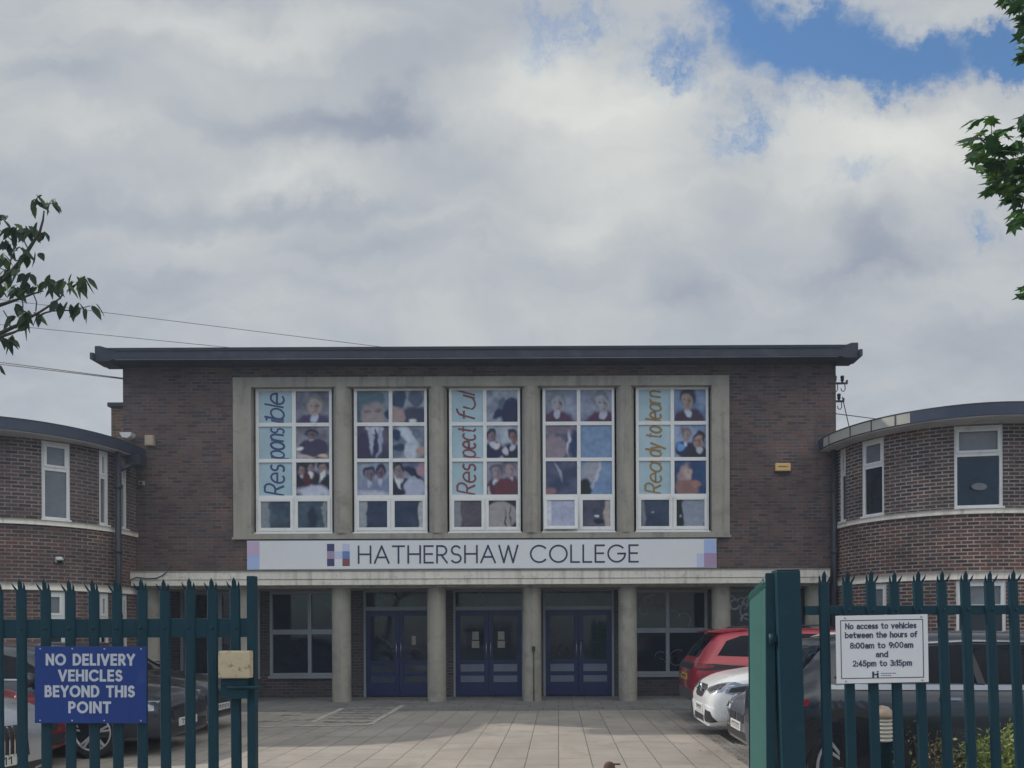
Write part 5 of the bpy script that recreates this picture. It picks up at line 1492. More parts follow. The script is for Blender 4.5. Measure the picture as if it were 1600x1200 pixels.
# ================================================================== HAZE FOR LENS GLARE
hz, ht, hb = new_mat('glare_haze_air'); ht.n.remove(hb)
pvl = ht.node('ShaderNodeVolumePrincipled')
pvl.inputs['Color'].default_value = (.70, .82, 1.0, 1); pvl.inputs['Density'].default_value = .0019; pvl.inputs['Anisotropy'].default_value = .1  # thin air volume added to stand for veiling lens glare
ht.l.new(pvl.outputs[0], [n for n in ht.n if n.type == 'OUTPUT_MATERIAL'][0].inputs['Volume'])
mb = MB(); mb.box(-153, 153, -63, 153, -1.0, 17.5)
hzo = mb.build('glare_haze', hz); hzo['kind'] = 'stuff'
# ================================================================== CARS
def paint(name, col, metal=.35, rough=.32):
    m, t, b = new_mat(name)
    co = t.node('ShaderNodeTexCoord').outputs['Object']
    n = t.noise(co, 3.0, 5, .6)
    t.put(b.inputs['Base Color'], t.ramp(n, [(.3, tuple(c * .93 for c in col)), (.7, tuple(min(1, c * 1.07) for c in col))]))
    t.put(b.inputs['Roughness'], t.mapr(t.noise(co, 5, 6, .65), .3, .7, rough * .8, rough * 1.25))
    b.inputs['Metallic'].default_value = metal
    b.inputs['Coat Weight'].default_value = .8; b.inputs['Coat Roughness'].default_value = .06
    return m
CP = {'red': paint('car_paint_red', (.36, .012, .03), .2), 'white': paint('car_paint_white', (.74, .75, .76), 0), 'graphite': paint('car_paint_graphite', (.15, .16, .20), .45),
      'slate': paint('car_paint_slate', (.018, .024, .038), .3), 'black': paint('car_paint_black', (.012, .013, .018), .1), 'silver': paint('car_paint_silver', (.42, .44, .48), .6), 'maroon': paint('car_paint_maroon', (.22, .02, .025), .2)}
CG = glass('car_glass', (.004, .007, .014), .03, spec=.10); M['car_glass'] = CG
M['car_glass_light'] = glass('car_glass_light', (.10, .13, .15), .04)
M['lamp_clear'] = plain('lamp_clear', (.30, .32, .36), .08, metal=.4, var=.3, vscale=20)
M['lamp_red'] = plain('lamp_red', (.28, .015, .02), .12, var=.3, vscale=20)
M['chrome'] = plain('chrome', (.62, .63, .65), .12, metal=1.0, var=.05)
M['trim'] = plain('car_trim', (.022, .023, .027), .5, var=.15)
M['grey_trim'] = plain('car_grey_trim', (.075, .078, .088), .5, var=.15)
M['plate_y'] = plain('plate_yellow', (.66, .42, .04), .35, var=.05); M['plate_w'] = plain('plate_white', (.66, .66, .64), .35, var=.05)
M['alloy'] = plain('alloy', (.50, .51, .53), .32, metal=.25, var=.1); M['alloy_dark'] = plain('alloy_dark', (.03, .03, .035), .35, metal=.4, var=.1)
M['strip_chrome'] = plain('window_line', (.27, .29, .33), .22, metal=.7, var=.05)
def interp(tab, x):
    """monotone-ish cubic through a table of (x, v...)"""
    xs = [r[0] for r in tab]
    if x <= xs[0]: return tab[0][1:]
    if x >= xs[-1]: return tab[-1][1:]
    i = max(k for k in range(len(xs) - 1) if xs[k] <= x)
    t = (x - xs[i]) / (xs[i + 1] - xs[i]); out = []
    for j in range(1, len(tab[0])):
        v0, v1 = tab[i][j], tab[i + 1][j]
        def slope(k):
            if k <= 0 or k >= len(xs) - 1: return 0.0
            a = (tab[k][j] - tab[k - 1][j]) / (xs[k] - xs[k - 1]); b = (tab[k + 1][j] - tab[k][j]) / (xs[k + 1] - xs[k])
            return 0.0 if a * b <= 0 else 2 * a * b / (a + b)
        h = xs[i + 1] - xs[i]; m0, m1 = slope(i) * h, slope(i + 1) * h
        out.append(v0 * (2 * t ** 3 - 3 * t * t + 1) + m0 * (t ** 3 - 2 * t * t + t) + v1 * (-2 * t ** 3 + 3 * t * t) + m1 * (t ** 3 - t * t))
    return out
def profile(zb, w, zs, zt, wt):
    ws = w * .945
    cr = min(.085, max(.012, (zt - zs) * .5))
    pts = [(0, zb), (.72 * w, zb), (.90 * w, zb + .025), (.965 * w, zb + .10), (.985 * w, zb + .42 * (zs - zb)), (w, zb + .66 * (zs - zb)), (.995 * w, zb + .80 * (zs - zb)), (.972 * w, zs - .035), (ws, zs)]
    zr = zt - cr
    for t in (.22, .5, .78, 1.0):
        pts.append((ws + (wt - ws) * t + .022 * sin(pi * t) * min(1, (zt - zs) / .3), zs + (zr - zs) * t))
    pts += [(wt - .05, zt - cr * .52), (wt - .16, zt - cr * .24), (wt * .5, zt - cr * .07), (0, zt)]
    return pts
def car(lb, tab, pm, loc, rotz, wheels, rim, dec, group='cars parked along both sides of the drive', name='parked_car', archm='trim'):
    t = thing(name, lb, 'car', loc, rotz, group)
    xs = sorted({tab[0][0] + (tab[-1][0] - tab[0][0]) * i / 60 for i in range(61)} | {r[0] for r in tab})
    xs = [x for i, x in enumerate(xs) if i == 0 or x - xs[i - 1] > .004]
    rings = []
    for x in xs:
        pr = profile(*interp(tab, x))
        rings.append([(x, y, z) for y, z in pr] + [(x, -y, z) for y, z in reversed(pr[1:-1])])
    vs = [p for r in rings for p in r]; n = len(rings[0]); fs = []
    for i in range(len(rings) - 1):
        for k in range(n):
            fs.append((i * n + k, i * n + (k + 1) % n, (i + 1) * n + (k + 1) % n, (i + 1) * n + k))
    fs += [tuple(range(n))[::-1], tuple((len(rings) - 1) * n + k for k in range(n))]
    me = bpy.data.meshes.new('body'); me.from_pydata(vs, [], fs)
    bm = bmesh.new(); bm.from_mesh(me); bmesh.ops.recalc_face_normals(bm, faces=bm.faces); bm.to_mesh(me)
    bvh = BVHTree.FromBMesh(bm); bm.free()
    me.materials.append(pm); me.materials.append(M['trim'])
    body = bpy.data.objects.new('body', me); COL.objects.link(body); body.parent = t
    R = wheels['r']
    # wheel arches cut out of the body
    cb = MB()
    for wx in wheels['x']:
        for s in (-1, 1):
            w_ = interp(tab, wx)[1]
            y0, y1 = (w_ - .30, w_ + .3) if s > 0 else (-w_ - .3, -w_ + .30)
            pr = [(0, y0), (R + .055, y0), (R + .055, y1), (0, y1)]
            cb.lathe(pr, (wx, 0, R + .01), axis='Y', n=32)
    cut = cb.build('cutter', M['trim'], None)
    md = body.modifiers.new('arch', 'BOOLEAN'); md.object = cut; md.operation = 'DIFFERENCE'; md.solver = 'EXACT'
    try: md.material_mode = 'TRANSFER'
    except Exception: pass
    dg = bpy.context.evaluated_depsgraph_get(); nm = bpy.data.meshes.new_from_object(body.evaluated_get(dg), depsgraph=dg)
    body.modifiers.clear(); body.data = nm; nm.name = 'body'
    bpy.data.objects.remove(cut)
    nm.polygons.foreach_set('use_smooth', [True] * len(nm.polygons)); nm.set_sharp_from_angle(angle=radians(38))
    # surface patches: outline projected on to the body
    def patch(nm_, poly, axis, mat, off=.006, parent=t, cuts=3, smooth=True, mirror=False):
        bm = bmesh.new()
        f = bm.faces.new([bm.verts.new((u, v, 0)) for u, v in poly])
        bmesh.ops.triangulate(bm, faces=[f])
        for _ in range(cuts):
            es = [e for e in bm.edges if e.calc_length() > .07]
            if not es: break
            bmesh.ops.subdivide_edges(bm, edges=es, cuts=1)
            bmesh.ops.triangulate(bm, faces=bm.faces)
        for v in bm.verts:
            u, w_ = v.co.x, v.co.y
            if axis in 'LR':
                s = 1 if axis == 'L' else -1; o, dd = Vector((u, 3 * s, w_)), Vector((0, -s, 0))
            elif axis in 'FB':
                s = 1 if axis == 'F' else -1; o, dd = Vector((6 * s, u, w_)), Vector((-s, 0, 0))
            else: o, dd = Vector((u, w_, 5)), Vector((0, 0, -1))
            h = bvh.ray_cast(o, dd)
            if h[0] is None: h = bvh.find_nearest(o + dd * (2.2 if axis in 'LR' else 3.8 if axis in 'FB' else 3.6))
            nn = h[1]
            if nn.dot(dd) > 0: nn = -nn
            v.co = h[0] + nn * off
        # thickness: skirt back to the body
        ex = bmesh.ops.extrude_edge_only(bm, edges=[e for e in bm.edges if e.is_boundary])
        for v in [g for g in ex['geom'] if isinstance(g, bmesh.types.BMVert)]:
            h = bvh.find_nearest(v.co)
            v.co = h[0] - (v.co - h[0]).normalized() * .004 if (v.co - h[0]).length > 1e-6 else h[0]
        bmesh.ops.recalc_face_normals(bm, faces=bm.faces)
        m_ = bpy.data.meshes.new(nm_); bm.to_mesh(m_); bm.free()
        m_.materials.append(mat)
        if smooth: m_.polygons.foreach_set('use_smooth', [True] * len(m_.polygons)); m_.set_sharp_from_angle(angle=radians(40))
        o = bpy.data.objects.new(nm_, m_); COL.objects.link(o); o.parent = parent
        return o
    made = {}
    for d in dec:
        nm_, poly, axis, mat = d[:4]; off = d[4] if len(d) > 4 else .006; par = made.get(d[5], t) if len(d) > 5 and d[5] else t
        axes = axis if axis != 'LR' else 'LR'
        for a in axes:
            o_ = patch(nm_, poly, a, M[mat] if isinstance(mat, str) else mat, off, par)
            made[nm_] = o_
    # wheels
    for wx in wheels['x']:
        for s in (-1, 1):
            w_ = interp(tab, wx)[1]
            yo = s * (w_ - .015); yi = s * (w_ - .235)
            mb = MB()
            rr = R * wheels.get('k', .70)
            m0 = s
            mb.lathe([(0, yo - s * .035), (.07, yo - s * .03), (.075, yo - s * .05), (rr * .2, yo - s * .06)], (wx, 0, R), axis='Y', n=24)
            ns = rim
            for k in range(ns):
                for da in (-.13, .13):
                    a = 2 * pi * k / ns + .3; a2 = a + da
                    p0 = Vector((wx + .05 * cos(a), yo - s * .035, R + .05 * sin(a))); p1 = Vector((wx + rr * .99 * cos(a2), yo - s * .008, R + rr * .99 * sin(a2)))
                    mb.obox((p0 + p1) / 2, p1 - p0, Vector((-sin(a2), 0, cos(a2))), (0, 1, 0), (p1 - p0).length / 2, .013, .012)
            mb.lathe([(rr * .93, yo - s * .02), (rr * .985, yo - s * .004), (rr * 1.03, yo - s * .012), (rr * 1.03, yo - s * .19)], (wx, 0, R), axis='Y', n=36)
            wh = mb.build('wheel', M['alloy'], t, local=True)
            mb = MB(); mb.lathe([(rr * 1.032, yi), (R * .93, yi), (R, yi + s * .03), (R, yo - s * .045), (R * .965, yo - s * .008), (R * .85, yo + s * .004), (rr * 1.032, yo - s * .014)], (wx, 0, R), axis='Y', n=40)
            mb.build('tyre', M['rubber'], wh, local=True)
            mb = MB(); mb.lathe([(0, yo - s * .10), (rr * .92, yo - s * .10)], (wx, 0, R), axis='Y', n=30); mb.build('brake_disc', M['alloy_dark'], wh, local=True)
    return t, patch
def arch(wx, R, r1=.055, r2=.13, zlow=.34):
    a = [(wx + (R + r2) * cos(q), R + .01 + (R + r2) * sin(q)) for q in [radians(x) for x in range(0, 181, 12)]]
    b = [(wx + (R + r1) * cos(q), R + .01 + (R + r1) * sin(q)) for q in [radians(x) for x in range(180, -1, -12)]]
    return a + b
def mirror(t, ym, zm, mat, chrome=None):
    for s in (-1, 1):
        mb = MB(); c = Vector((ym, s * .98, zm))
        mb.smooth = True
        mb.lathe([(0, -.10), (.07, -.085), (.095, -.03), (.095, .05), (.07, .09), (0, .10)], c, axis='Y', n=16)
        mb.smooth = False
        mb.obox((ym, s * .90, zm - .05), (0, 1, 0), (1, 0, 0), (0, 0, 1), .09, .04, .02)
        mb.build('mirror', mat, t, local=True, bevel=0)
def chars(mb, u0, u1, z0, h, f, seed, w=.012):
    """short dark strokes, too small in the photograph to read"""
    r = random.Random(seed); n = 7
    for k in range(n):
        u = u0 + (u1 - u0) * (k + .25) / n; du = (u1 - u0) / n * .5
        strip(mb, [(u, z0), (u, z0 + h), (u + du, z0 + h * r.uniform(.5, 1))], w, f, .002)
# table columns: x, underside, half width, shoulder height, top height, half width at top
SUV = [(-2.33, .46, .68, .86, .93, .58), (-2.30, .36, .80, .95, 1.02, .68), (-2.22, .36, .90, 1.02, 1.12, .72), (-2.05, .30, .945, 1.055, 1.36, .68), (-1.82, .26, .96, 1.07, 1.575, .665), (-1.5, .24, .97, 1.07, 1.62, .67), (-.6, .24, .975, 1.06, 1.655, .68), (.2, .24, .975, 1.05, 1.64, .675),
       (.55, .24, .975, 1.04, 1.56, .67), (.95, .24, .975, 1.03, 1.30, .69), (1.28, .24, .97, 1.02, 1.075, .74), (1.6, .24, .965, .99, 1.035, .72), (2.0, .27, .93, .90, .96, .68), (2.2, .32, .87, .80, .87, .62), (2.30, .40, .78, .70, .76, .56), (2.34, .46, .62, .62, .68, .48)]
HATCH = [(-2.12, .55, .62, .80, .86, .55), (-2.08, .42, .78, .90, .98, .66), (-2.0, .32, .86, .94, 1.06, .68), (-1.85, .25, .89, .97, 1.28, .63), (-1.6, .22, .90, .98, 1.43, .60), (-1.0, .20, .905, .98, 1.475, .60), (-.1, .20, .905, .97, 1.47, .60), (.35, .20, .905, .96, 1.38, .60),
         (.75, .20, .905, .95, 1.14, .64), (1.05, .20, .90, .93, .985, .70), (1.4, .21, .89, .88, .935, .67), (1.8, .24, .86, .79, .85, .62), (2.02, .22, .80, .70, .76, .56), (2.12, .22, .70, .62, .67, .50), (2.15, .28, .58, .56, .61, .42)]
CUV = [(-2.2, .60, .66, .86, .93, .58), (-2.17, .46, .80, .94, 1.03, .66), (-2.05, .34, .88, 1.0, 1.2, .66), (-1.85, .28, .915, 1.02, 1.46, .62), (-1.5, .25, .92, 1.02, 1.56, .62), (-.5, .24, .925, 1.01, 1.61, .63), (.15, .24, .925, 1.0, 1.58, .63),
       (.5, .24, .925, .995, 1.47, .63), (.9, .24, .925, .99, 1.21, .66), (1.15, .24, .92, .985, 1.06, .72), (1.5, .25, .91, .95, 1.015, .70), (1.85, .27, .885, .885, .95, .66), (2.05, .24, .84, .80, .86, .62), (2.16, .235, .77, .70, .76, .56), (2.205, .26, .66, .62, .68, .48), (2.215, .34, .54, .58, .62, .40)]
GROUPN = 'cars parked along both sides of the drive'
# --- red SUV, far end of the right-hand row, tail to the drive
W_ = {'x': (-1.42, 1.46), 'r': .365}
side_win = [(-1.90, 1.17), (-1.72, 1.42), (-1.45, 1.51), (-.6, 1.545), (.2, 1.53), (.52, 1.45), (.98, 1.11), (.3, 1.115), (-.8, 1.135)]
def plateF(t, patch, x0, yc, zc, m, rear, tilt=0, seed=1):
    s = -1 if rear else 1
    mb = MB(); mb.box(min(x0, x0 + s * .02), max(x0, x0 + s * .02), yc - .26, yc + .26, zc - .055, zc + .055)
    o = mb.build('number_plate', M[m], t, local=True, bevel=.006)
    mb = MB(); chars(mb, -.21, .21, zc - .033, .066, lambda u, v, n: (x0 + s * (.0205 + n), yc + u * (1 if rear is False else -1) * -1, v), seed)
    mb.build('plate_characters', M['trim'], o, local=True)
# tail of the red car faces -x (towards the drive): forward = +x, rot 0
t, patch = car('red SUV with black wrap round tail lamps parked tail out at the far end', SUV, CP['red'], (X(1073, 14.2) + 2.33, 14.45, 0), 0.0, W_, 7, [
    ('side_window', side_win, 'LR', 'car_glass', .006),
    ('window_pillar', [(-.62, 1.12), (-.66, 1.53), (-.60, 1.53), (-.55, 1.12)], 'LR', 'trim', .010),
    ('rear_window', [(-.60, 1.14), (.60, 1.14), (.55, 1.50), (-.55, 1.50)], 'B', 'car_glass', .006),
    ('windscreen', [(.66, -.58), (.66, .58), (1.2, .64), (1.2, -.64)], 'T', 'car_glass', .006),
    ('tail_lamp_band', [(-.86, .93), (.86, .93), (.86, 1.035), (-.86, 1.035)], 'B', 'trim', .007),
    ('tail_lamp', [(-2.25, .925), (-2.06, .915), (-1.62, .955), (-1.42, 1.0), (-1.62, 1.005), (-1.95, 1.03), (-2.24, 1.035)], 'LR', 'trim', .008),
    ('lamp_lens', [(-2.24, .955), (-2.06, .945), (-1.95, .99), (-2.06, 1.015), (-2.24, 1.015)], 'LR', 'lamp_red', .014),
    ('lower_cladding', [(-.84, .38), (.84, .38), (.84, .58), (-.84, .58)], 'B', 'grey_trim', .008),
    ('sill_cladding', [(-.98, .28), (1.02, .28), (1.02, .40), (-.98, .42)], 'LR', 'trim', .008),
    ('wheel_arch', arch(-1.42, .365), 'LR', 'trim', .010), ('wheel_arch', arch(1.46, .365), 'LR', 'trim', .010),
    ('door_seam', [(-.70, .50), (-.70, 1.10), (-.692, 1.10), (-.692, .50)], 'LR', 'trim', .003),
])
mb = MB()
prf = [(-2.06, 1.575), (-1.75, 1.635), (-1.35, 1.655), (-1.35, 1.60), (-1.8, 1.56)]
mb.prism(prf, lambda u, v, w: (u, w, v), -.60, .60); mb.build('roof_spoiler', CP['red'], t, local=True, bevel=.012)
for s in (-1, 1):
    mb = MB(); mb.tube([(-1.5, s * .56, 1.62), (-1.4, s * .56, 1.665), (.0, s * .565, 1.69), (.2, s * .565, 1.64)], .016); mb.build('roof_rail', M['trim'], t, local=True)
plateF(t, patch, -2.325, 0, .78, 'plate_y', True, seed=3)
mirror(t, .78, 1.10, CP['red'])
# --- white compact SUV, nose to the drive (forward = -x world)
W2_ = {'x': (-1.33, 1.38), 'r': .355}
cw = [(-1.85, 1.14), (-1.55, 1.40), (-1.2, 1.46), (-.5, 1.49), (.1, 1.47), (.42, 1.39), (.92, 1.075), (.2, 1.07), (-.9, 1.09)]
def front_dec(hood=.8):
    return
xw, yw = X(1102, 11.5, 1090), 11.98
t, patch = car('white compact SUV with sweeping headlamp parked nose out between red and grey cars', CUV, CP['white'], (xw + 2.215, yw, 0), pi, W2_, 5, [
    ('side_window', cw, 'LR', 'car_glass', .006),
    ('windscreen', [(.50, -.56), (.50, .56), (1.12, .64), (1.12, -.64)], 'T', 'car_glass', .006),
    ('rear_window', [(-.55, 1.08), (.55, 1.08), (.5, 1.42), (-.5, 1.42)], 'B', 'car_glass', .006),
    ('grille', [(-.30, .66), (-.36, .76), (-.20, .80), (.20, .80), (.36, .76), (.30, .66), (.18, .62), (-.18, .62)], 'F', 'trim', .007),
    ('grille_bar', [(-.33, .705), (-.33, .725), (.33, .725), (.33, .705)], 'F', 'chrome', .016, 'grille'),
    ('headlight', [(2.00, .72), (1.98, .80), (1.80, .845), (1.52, .875), (1.40, .865), (1.55, .79), (1.72, .725), (1.90, .70)], 'LR', 'lamp_clear', .008),
    ('headlight_inner', [(1.96, .73), (1.92, .79), (1.66, .835), (1.60, .80), (1.76, .745)], 'LR', 'trim', .014, 'headlight'),
    ('headlight', [(.40, .735), (.43, .775), (.66, .845), (.84, .875), (.88, .84), (.82, .735), (.62, .70)], 'F', 'lamp_clear', .010),
    ('headlight', [(-.40, .735), (-.43, .775), (-.66, .845), (-.84, .875), (-.88, .84), (-.82, .735), (-.62, .70)], 'F', 'lamp_clear', .010),
    ('headlight_inner', [(.48, .748), (.64, .815), (.80, .84), (.80, .77), (.62, .725)], 'F', 'trim', .017, 'headlight'),
    ('headlight_inner', [(-.48, .748), (-.64, .815), (-.80, .84), (-.80, .77), (-.62, .725)], 'F', 'trim', .017, 'headlight'),
    ('intake_surround', [(.40, .30), (.50, .53), (.78, .50), (.86, .30), (.74, .245), (.46, .255)], 'F', CP['white'], .016),
    ('intake_surround', [(-.40, .30), (-.50, .53), (-.78, .50), (-.86, .30), (-.74, .245), (-.46, .255)], 'F', CP['white'], .016),
    ('side_intake', [(.48, .33), (.55, .47), (.72, .45), (.78, .32), (.70, .29), (.52, .295)], 'F', 'trim', .022),
    ('side_intake', [(-.48, .33), (-.55, .47), (-.72, .45), (-.78, .32), (-.70, .29), (-.52, .295)], 'F', 'trim', .022),
    ('lower_grille', [(-.36, .27), (-.38, .36), (.38, .36), (.36, .27)], 'F', 'trim', .007),
    ('sill_cladding', [(-.90, .28), (.95, .28), (.95, .37), (-.90, .39)], 'LR', 'trim', .008),
    ('wheel_arch', arch(-1.33, .355, .055, .10), 'LR', 'trim', .009), ('wheel_arch', arch(1.38, .355, .055, .10), 'LR', 'trim', .009),
    ('bonnet_seam', [(1.2, -.62), (1.2, -.612), (2.0, -.50), (2.0, -.508)], 'T', 'trim', .002),
    ('tail_lamp', [(-.80, .86), (-.40, .88), (-.40, .99), (-.80, .97)], 'B', 'lamp_red', .008), ('tail_lamp', [(.80, .86), (.40, .88), (.40, .99), (.80, .97)], 'B', 'lamp_red', .008),
])
plateF(t, patch, 2.21, 0, .46, 'plate_w', False, seed=4)
mb = MB(); mb.lathe([(.075, 0), (.092, .012), (.092, -.004)], (2.195, 0, .735), axis='X', n=24)
for k in range(3):
    a = pi / 2 + 2 * pi * k / 3; mb.obox((2.208, .04 * cos(a), .735 + .04 * sin(a)), (0, cos(a), sin(a)), (0, -sin(a), cos(a)), (1, 0, 0), .042, .008, .006)
mb.build('emblem', M['chrome'], t, local=True)
mb = MB(); mb.prism([(2.08, .215), (2.20, .225), (2.20, .24), (2.08, .24)], lambda u, v, w: (u, w, v), -.60, .60); mb.build('splitter', CP['white'], t, local=True, bevel=.006)
mirror(t, .82, 1.06, M['trim'])
# --- graphite hatch, nose to the drive
xg = X(1140, 11.2, 1120)
t, patch = car('graphite grey hatchback nose out, mostly hidden by the opened gate leaf', HATCH, CP['graphite'], (X(1156, 9.8, 1120) + 2.15, 9.98, 0), pi, {'x': (-1.28, 1.34), 'r': .33}, 5, [
    ('side_window', [(-1.72, 1.06), (-1.4, 1.30), (-.9, 1.36), (-.1, 1.36), (.28, 1.28), (.74, 1.03), (0, 1.02)], 'LR', 'car_glass', .006),
    ('windscreen', [(.38, -.54), (.38, .54), (1.0, .62), (1.0, -.62)], 'T', 'car_glass', .006),
    ('rear_window', [(-.5, 1.0), (.5, 1.0), (.46, 1.3), (-.46, 1.3)], 'B', 'car_glass', .006),
    ('grille', [(-.36, .47), (-.38, .575), (-.05, .58), (-.05, .47)], 'F', 'trim', .008), ('grille', [(.36, .47), (.38, .575), (.05, .58), (.05, .47)], 'F', 'trim', .008),
    ('headlight', [(2.06, .60), (2.04, .70), (1.70, .76), (1.50, .76), (1.62, .66), (1.86, .59)], 'LR', 'lamp_clear', .008),
    ('headlight', [(.42, .585), (.45, .64), (.62, .69), (.78, .70), (.80, .62), (.60, .565)], 'F', 'chrome', .012), ('headlight', [(-.42, .585), (-.45, .64), (-.62, .69), (-.78, .70), (-.80, .62), (-.60, .565)], 'F', 'chrome', .012),
    ('headlight_inner', [(.50, .60), (.52, .635), (.64, .655), (.62, .59)], 'F', 'trim', .018, 'headlight'), ('headlight_inner', [(-.50, .60), (-.52, .635), (-.64, .655), (-.62, .59)], 'F', 'trim', .018, 'headlight'),
    ('lower_grille', [(-.60, .27), (-.60, .36), (.60, .36), (.60, .27)], 'F', 'trim', .007),
    ('front_skirt', [(2.08, .29), (2.06, .36), (1.75, .35), (1.72, .28)], 'LR', 'plate', .009),
    ('wheel_arch', arch(-1.28, .33, .05, .07), 'LR', 'trim', .006), ('wheel_arch', arch(1.34, .33, .05, .07), 'LR', 'trim', .006),
])
plateF(t, patch, 2.15, 0, .42, 'plate_w', False, seed=5)
mirror(t, .6, 1.02, CP['graphite'])
# --- slate crossover right behind the fence, tail to the drive
ys = 7.95
xs0 = X(1153, 8.2, 1120) + .17
Rg = .39
t, patch = car('dark slate crossover parked tail out right behind the fence run, bright window line', [(x, a, b, c, d - .05 if d > 1.2 else d, e) for x, a, b, c, d, e in SUV], CP['slate'], (xs0 + 2.33, ys, 0), 0.0, {'x': (-1.76, 1.24), 'r': Rg, 'k': .79}, 6, [
    ('side_window', [(-1.88, 1.18), (-1.62, 1.38), (-1.35, 1.44), (-.6, 1.475), (.2, 1.46), (.52, 1.38), (.98, 1.11), (.3, 1.115), (-.8, 1.13), (-1.75, 1.14)], 'LR', 'car_glass', .006),
    ('quarter_pane', [(-1.80, 1.19), (-1.60, 1.345), (-1.36, 1.41), (-1.24, 1.40), (-1.30, 1.22), (-1.5, 1.165)], 'LR', 'car_glass_light', .012, 'side_window'),
    ('window_pillar', [(-.62, 1.12), (-.66, 1.46), (-.60, 1.46), (-.55, 1.12)], 'LR', 'trim', .012),
    ('window_line', [(-2.0, 1.075), (1.05, 1.055), (1.05, 1.095), (-2.0, 1.125)], 'LR', 'strip_chrome', .012),
    ('roof_line', [(-1.62, 1.40), (-1.35, 1.46), (-.6, 1.495), (.2, 1.48), (.2, 1.496), (-.6, 1.511), (-1.35, 1.477), (-1.64, 1.41)], 'LR', 'strip_chrome', .012),
    ('rear_window', [(-.60, 1.14), (.60, 1.14), (.55, 1.46), (-.55, 1.46)], 'B', 'car_glass', .006),
    ('windscreen', [(.66, -.58), (.66, .58), (1.2, .64), (1.2, -.64)], 'T', 'car_glass', .006),
    ('tail_lamp', [(-2.27, .92), (-2.14, .93), (-2.12, .99), (-2.25, 1.0)], 'LR', 'lamp_red', .008),
    ('lower_cladding', [(-.84, .34), (.84, .34), (.84, .62), (-.84, .62)], 'B', 'grey_trim', .010),
    ('sill_cladding', [(-1.28, .28), (.78, .28), (.78, .42), (-1.28, .45)], 'LR', 'trim', .008),
    ('wheel_arch', arch(-1.76, Rg, .055, .14), 'LR', 'trim', .010), ('wheel_arch', arch(1.24, Rg, .055, .14), 'LR', 'trim', .010),
    ('door_seam', [(-.70, .50), (-.70, 1.08), (-.692, 1.08), (-.692, .50)], 'LR', 'trim', .003),
    ('door_handle', [(-.98, .98), (-.98, 1.005), (-.80, 1.005), (-.80, .98)], 'LR', 'strip_chrome', .02),
])
plateF(t, patch, -2.325, 0, .80, 'plate_y', True, seed=6)
mirror(t, .78, 1.10, CP['slate'])
# --- silver car beyond the slate one, by the right-hand wing
t, patch = car('pale green grey hatchback parked by the curved wing behind the slate crossover', HATCH, paint('car_paint_sage', (.20, .30, .28), .4), (X(1585, 11.2), 11.0, 0), radians(200), {'x': (-1.28, 1.34), 'r': .33}, 5, [
    ('side_window', [(-1.72, 1.06), (-1.4, 1.30), (-.9, 1.36), (-.1, 1.36), (.28, 1.28), (.74, 1.03), (0, 1.02)], 'LR', 'car_glass', .006),
    ('windscreen', [(.38, -.54), (.38, .54), (1.0, .62), (1.0, -.62)], 'T', 'car_glass_light', .006),
    ('headlight', [(2.06, .60), (2.04, .72), (1.70, .78), (1.50, .78), (1.62, .66), (1.86, .59)], 'LR', 'lamp_clear', .008),
    ('grille', [(-.38, .46), (-.42, .575), (.42, .575), (.38, .46)], 'F', 'trim', .008),
])
plateF(t, patch, 2.14, 0, .46, 'plate_w', False, seed=7)
mirror(t, .6, 1.02, CP['silver'])
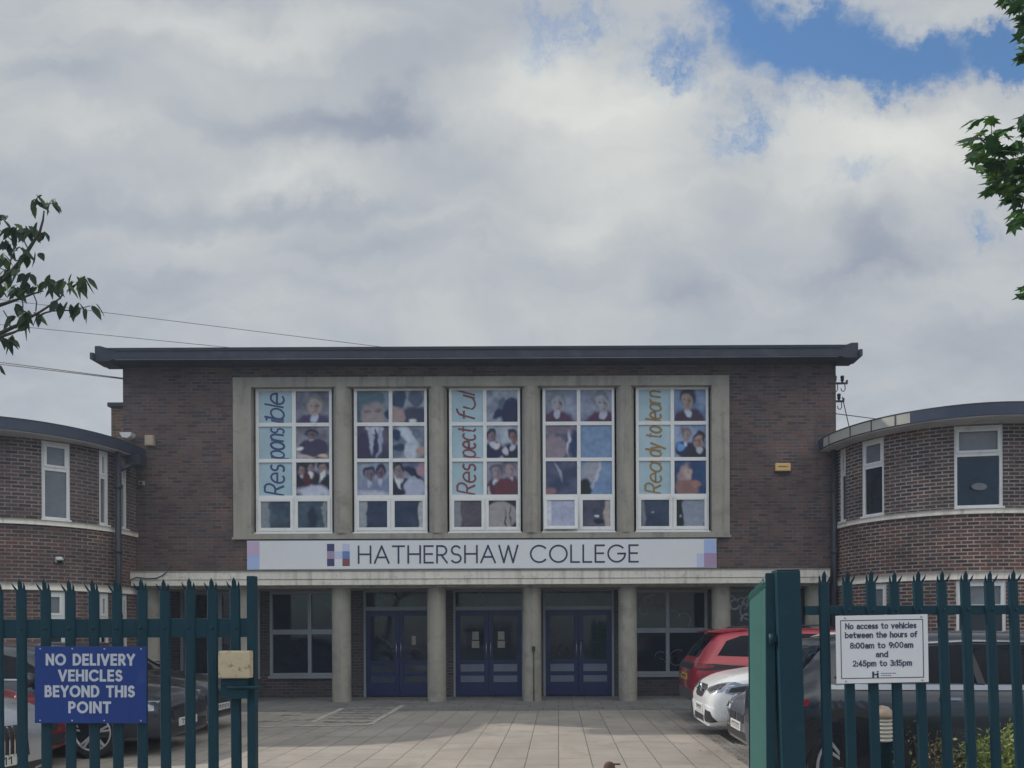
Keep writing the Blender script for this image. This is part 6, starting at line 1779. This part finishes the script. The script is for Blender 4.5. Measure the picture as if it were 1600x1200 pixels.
# --- left-hand row, noses to the drive (forward = +x world)
def saloon(lb, pm, loc, rot, seed, bright=True):
    t, patch = car(lb, HATCH, pm, loc, rot, {'x': (-1.28, 1.34), 'r': .33}, 5, [
        ('side_window', [(-1.72, 1.06), (-1.4, 1.30), (-.9, 1.36), (-.1, 1.36), (.28, 1.28), (.74, 1.03), (0, 1.02)], 'LR', 'car_glass', .006),
        ('window_line', [(-1.74, 1.03), (.76, .995), (.76, 1.015), (-1.74, 1.055)], 'LR', 'strip_chrome', .010),
        ('windscreen', [(.38, -.54), (.38, .54), (1.0, .62), (1.0, -.62)], 'T', 'car_glass', .006),
        ('rear_window', [(-.5, 1.0), (.5, 1.0), (.46, 1.3), (-.46, 1.3)], 'B', 'car_glass', .006),
        ('grille', [(-.38, .44), (-.42, .575), (.42, .575), (.38, .44)], 'F', 'trim', .008),
        ('headlight', [(2.07, .60), (2.05, .71), (1.74, .775), (1.50, .785), (1.62, .69), (1.86, .61)], 'LR', 'lamp_clear', .008),
        ('headlight_inner', [(2.0, .63), (1.92, .70), (1.72, .745), (1.74, .70), (1.86, .64)], 'LR', 'trim', .014, 'headlight'),
        ('lower_grille', [(-.60, .27), (-.60, .40), (.60, .40), (.60, .27)], 'F', 'trim', .007),
        ('wheel_arch', arch(-1.28, .33, .05, .07), 'LR', 'trim', .006), ('wheel_arch', arch(1.34, .33, .05, .07), 'LR', 'trim', .006),
    ])
    plateF(t, patch, 2.15, 0, .40, 'plate_w', False, seed=seed)
    mirror(t, .6, 1.02, pm)
    return t
xl = X(345, 12.9, 1090)
saloon('black hatchback nearest the entrance behind the closed gate, nose to the drive', CP['black'], (xl - 2.15, 12.95, 0), 0.0, 8)
saloon('dark blue black hatchback with pale bonnet edge, between the black hatchback and the blue notice', CP['slate'], (X(290, 10.9, 1100) - 2.15, 10.95, 0), 0.0, 9)
saloon('maroon hatchback seen through the leftmost gate gaps behind a silver bonnet', CP['maroon'], (X(62, 9.2) - 2.15, 9.12, 0), radians(0), 10)
# silver saloon with a tall slatted grille, angled across the left corner
t, patch = car('silver car with tall slatted grille at the left corner behind the gate', CUV, CP['silver'], (-5.28 - 2.215 * cos(radians(8)), 7.35 + 2.215 * sin(radians(8)), 0), radians(-8), {'x': (-1.33, 1.38), 'r': .345}, 5, [
    ('side_window', cw, 'LR', 'car_glass', .006),
    ('windscreen', [(.50, -.56), (.50, .56), (1.12, .64), (1.12, -.64)], 'T', 'car_glass', .006),
    ('grille', [(-.42, .42), (-.38, .72), (-.03, .73), (-.03, .42)], 'F', 'trim', .008), ('grille', [(.42, .42), (.38, .72), (.03, .73), (.03, .42)], 'F', 'trim', .008)] +
    [('grille_bar', [(s * u, .43), (s * u, .715), (s * (u + .014), .715), (s * (u + .014), .43)][::s], 'F', 'chrome', .02, 'grille') for s in (-1, 1) for u in (.04, .10, .16, .22, .28, .34)] + [
    ('headlight', [(2.10, .68), (2.08, .78), (1.80, .835), (1.50, .865), (1.60, .78), (1.90, .69)], 'LR', 'lamp_clear', .008),
    ('lower_grille', [(-.62, .26), (-.62, .35), (.62, .35), (.62, .26)], 'F', 'trim', .007),
    ('wheel_arch', arch(-1.33, .345, .05, .07), 'LR', 'trim', .006), ('wheel_arch', arch(1.38, .345, .05, .07), 'LR', 'trim', .006),
])
plateF(t, patch, 2.205, 0, .40, 'plate_w', False, seed=11)
mirror(t, .82, 1.06, CP['silver'])
